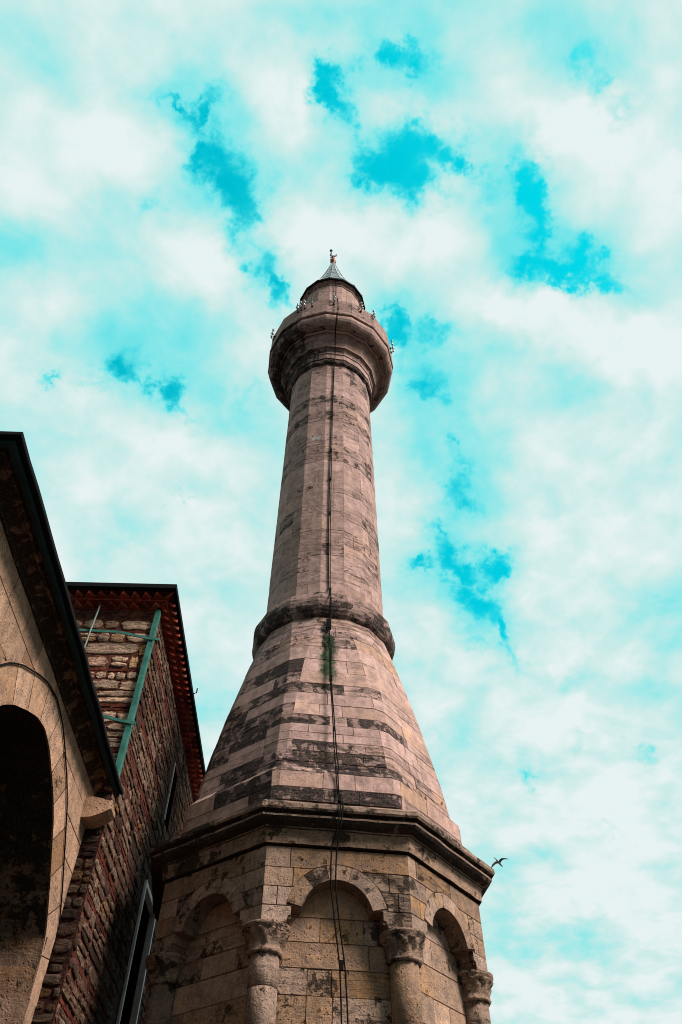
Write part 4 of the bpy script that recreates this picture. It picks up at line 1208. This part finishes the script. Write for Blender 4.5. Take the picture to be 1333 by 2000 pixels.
for (z0, z1, d0, d1, sh_) in ((8.045, 8.103, .010, .115, 0.0), (8.138, 8.196, .118, .225, .5)):
    for i in range(38):
        u = XB + d0 - .06 - (i + sh_) * SPC
        tooth(tc, lambda u, d, z: PFd(u, d * 1.18, z), u, z0, z1, d0, d1, .085 + RND.uniform(-.008, .004), (RND.uniform(.3, .9), RND.choice((0, 0, 0, .2, .5)), 0, RND.random()))
    for i in range(74):
        u = YF - d0 + .06 + (i + sh_) * SPC
        if u > 21.8: break
        tooth(tc, PSd, u, z0, z1, d0, d1, .085 + RND.uniform(-.008, .004), (RND.uniform(.3, .9), RND.choice((0, 0, 0, .2, .5)), 0, RND.random()))
    # the corner brick set diagonally
    c0 = Vector((XB + d0, YF - d0 * 1.18, 0)); c1 = Vector((XB + d1, YF - d1 * 1.18, 0))
    pts = [c0 + Vector((-.06, 0, 0)), c1, c0 + Vector((0, .06, 0))]
    for q in range(3):
        p0, p1 = pts[q], pts[(q + 1) % 3]
        tc.face([p0 + Vector((0, 0, z0)), p1 + Vector((0, 0, z0)), p1 + Vector((0, 0, z1)), p0 + Vector((0, 0, z1))])
    tc.face([p + Vector((0, 0, z0)) for p in reversed(pts)])
strip(tc, 8.105, 8.136, .118, (.6, 0, 0, .5))
strip(tc, 8.198, 8.215, .20, (.3, .7, 0, .5))
# backing between the rows, the shade of the gaps painted in
strip(tc, 8.046, 8.104, .008, (.2, .9, 0, .5)); strip(tc, 8.137, 8.197, .114, (.2, .9, 0, .5))
tc.build('sawtooth_cornice', M['tooth'], brick)
rf = MB()
o1 = .262
strip(rf, 8.217, 8.232, .245, (.5, 0, 0, .5))
strip(rf, 8.234, 8.315, o1, (.5, 0, 0, .5))
e_ = [(-9.2, YF - o1 * 1.18, 8.316), (XB + o1, YF - o1 * 1.18, 8.316), (XB + o1, 22.2, 8.316), (-9.2, 22.2, 8.316)]
tp = [(-7.0, YF + 3, 9.2), (XB - 3, YF + 3, 9.2), (XB - 3, 19, 9.2), (-7.0, 19, 9.2)]
for i in range(4): rf.face([e_[i], e_[(i + 1) % 4], tp[(i + 1) % 4], tp[i]])
rf.face(tp)
# a hook on the roof edge
rf.tube([(XB + o1, 11.2, 8.30), (XB + o1 + .05, 11.2, 8.33), (XB + o1 + .05, 11.2, 8.42)], .012, 5)
rf.build('roof', M['lead_dark'], brick)
# window in the side wall
wn = MB()
u0, u1, z0, z1 = WIN
fwid = .065
wn.box((XB - .06, u0, z0), (XB + .035, u0 + fwid, z1))
wn.box((XB - .06, u1 - fwid, z0), (XB + .035, u1, z1))
wn.box((XB - .06, u0 + fwid, z1 - fwid), (XB + .033, u1 - fwid, z1))
wn.box((XB - .08, u0 + fwid, z0), (XB + .06, u1 - fwid, z0 + fwid))
win = wn.build('window', M['frame'], brick)
pn = MB(); pn.box((XB - .17, u0 + .01, z0 + .01), (XB - .15, u1 - .01, z1 - .01)); pn.build('pane', M['glass'], win)
sl = MB(); u0, u1, z0, z1 = SLIT
sl.box((XB - .05, u0, z0), (XB + .02, u0 + .03, z1))
so = sl.build('slit_window', M['frame'], brick)
pn = MB(); pn.box((XB - .2, u0 + .002, z0 + .002), (XB - .18, u1 - .002, z1 - .002)); pn.build('pane', M['glass'], so)

# ------------------------------------------------------------------ green steel brace on the corner, rod beside it
brace = empty('corner_brace', (XB, YF - .06, 0), 'green steel strap brace on the corner of the rubble building', 'brace')
pm = MB()
pm.box((XB - .034, YF - .075, 5.1), (XB + .034, YF - .050, 7.98))
pm.box((XB + .022, YF - .0499, 5.1), (XB + .034, YF + .03, 7.98))
pm.build('post', M['green'], brace)
for pts in ([(-4.75, 7.62), (-3.75, 7.525), (-3.1, 7.50), (-2.80, 7.43), (-2.62, 7.385), (-2.46, 7.37)], [(-4.6, 6.05), (-2.95, 6.0), (-2.72, 5.94), (-2.50, 5.90)]):
    sm_ = MB()
    for (xa, za), (xb_, zb) in zip(pts, pts[1:]):
        y0, y1 = YF - .092, YF - .077
        hh = .022
        sm_.hexa([(xa, y0, za - hh), (xb_, y0, zb - hh), (xb_, y1, zb - hh), (xa, y1, za - hh), (xa, y0, za + hh), (xb_, y0, zb + hh), (xb_, y1, zb + hh), (xa, y1, za + hh)])
    sm_.build('strap', M['green'], brace)
rd = MB(); rd.tube([(-3.50, YF - .12, 8.0), (-3.515, YF - .12, 7.5), (-3.53, YF - .12, 5.4)], .016, 8)
tag(rd.build('wall_rod', M['rod'], None, (-3.5, YF - .12, 7)), 'thin grey rod hanging in front of the upper strap on the rubble wall', 'rod')

# ------------------------------------------------------------------ gull gliding past the cornice
def gull(c, sx, rv, uv, fv):
    """rv: wing direction, uv: up in the picture, fv: away from the camera; sx scales a metre"""
    mb = MB()
    def V(x, y, z): return Vector(c) + (rv * x + uv * y + fv * z) * sx
    def section(p, ax, wd, hd, w, h, n=8):
        return [p + wd * (w * math.cos(t)) + hd * (h * math.sin(t)) for t in [k * math.tau / n for k in range(n)]]
    # body: spindle from head (lower right, nearer) to tail
    ax = (rv * .55 - uv * .45 + fv * -.70).normalized()
    side = ax.cross(uv).normalized(); top = side.cross(ax).normalized()
    body = []
    for s, w in ((-.25, .006), (-.20, .035), (-.10, .052), (0, .058), (.10, .052), (.17, .038), (.20, .034), (.235, .034), (.262, .020), (.30, .004)):
        body.append(section(V(0, 0, 0) + ax * s * sx, ax, side, top, w * sx, w * .92 * sx))
    mb.grid(body)
    mb.face([V(0, 0, 0) + (ax * -.36 + side * .055) * sx, V(0, 0, 0) + (ax * -.36 - side * .055) * sx, V(0, 0, 0) + (ax * -.20 - side * .03) * sx, V(0, 0, 0) + (ax * -.20 + side * .03) * sx])
    for pts in ([(-.01, 0, .05), (-.14, -.015, .06), (-.26, -.06, .0), (-.36, -.15, -.04), (-.47, -.27, -.10)], [(.03, .02, .02), (.09, .10, .05), (.17, .19, .02), (.28, .235, -.03), (.47, .255, -.12)]):
        rows = []
        ch = (.07, .07, .06, .045, .006)
        for (x, y, z), w in zip(pts, ch):
            rows.append(section(V(x, y, z), None, ax, uv, w * sx, .02 * sx))
        mb.grid(rows); mb.face(rows[-1])
    return mb
bc = Vector((9.719, 39.695, 18.838))
f_ = bc.normalized()
gl = gull(bc, 1.0, rt, up, fw)
tag(gl.build('gull', M['feather'], None, (bc.x, bc.y, bc.z + EYE)), 'dark gull gliding in the sky just right of the stone cornice', 'bird')
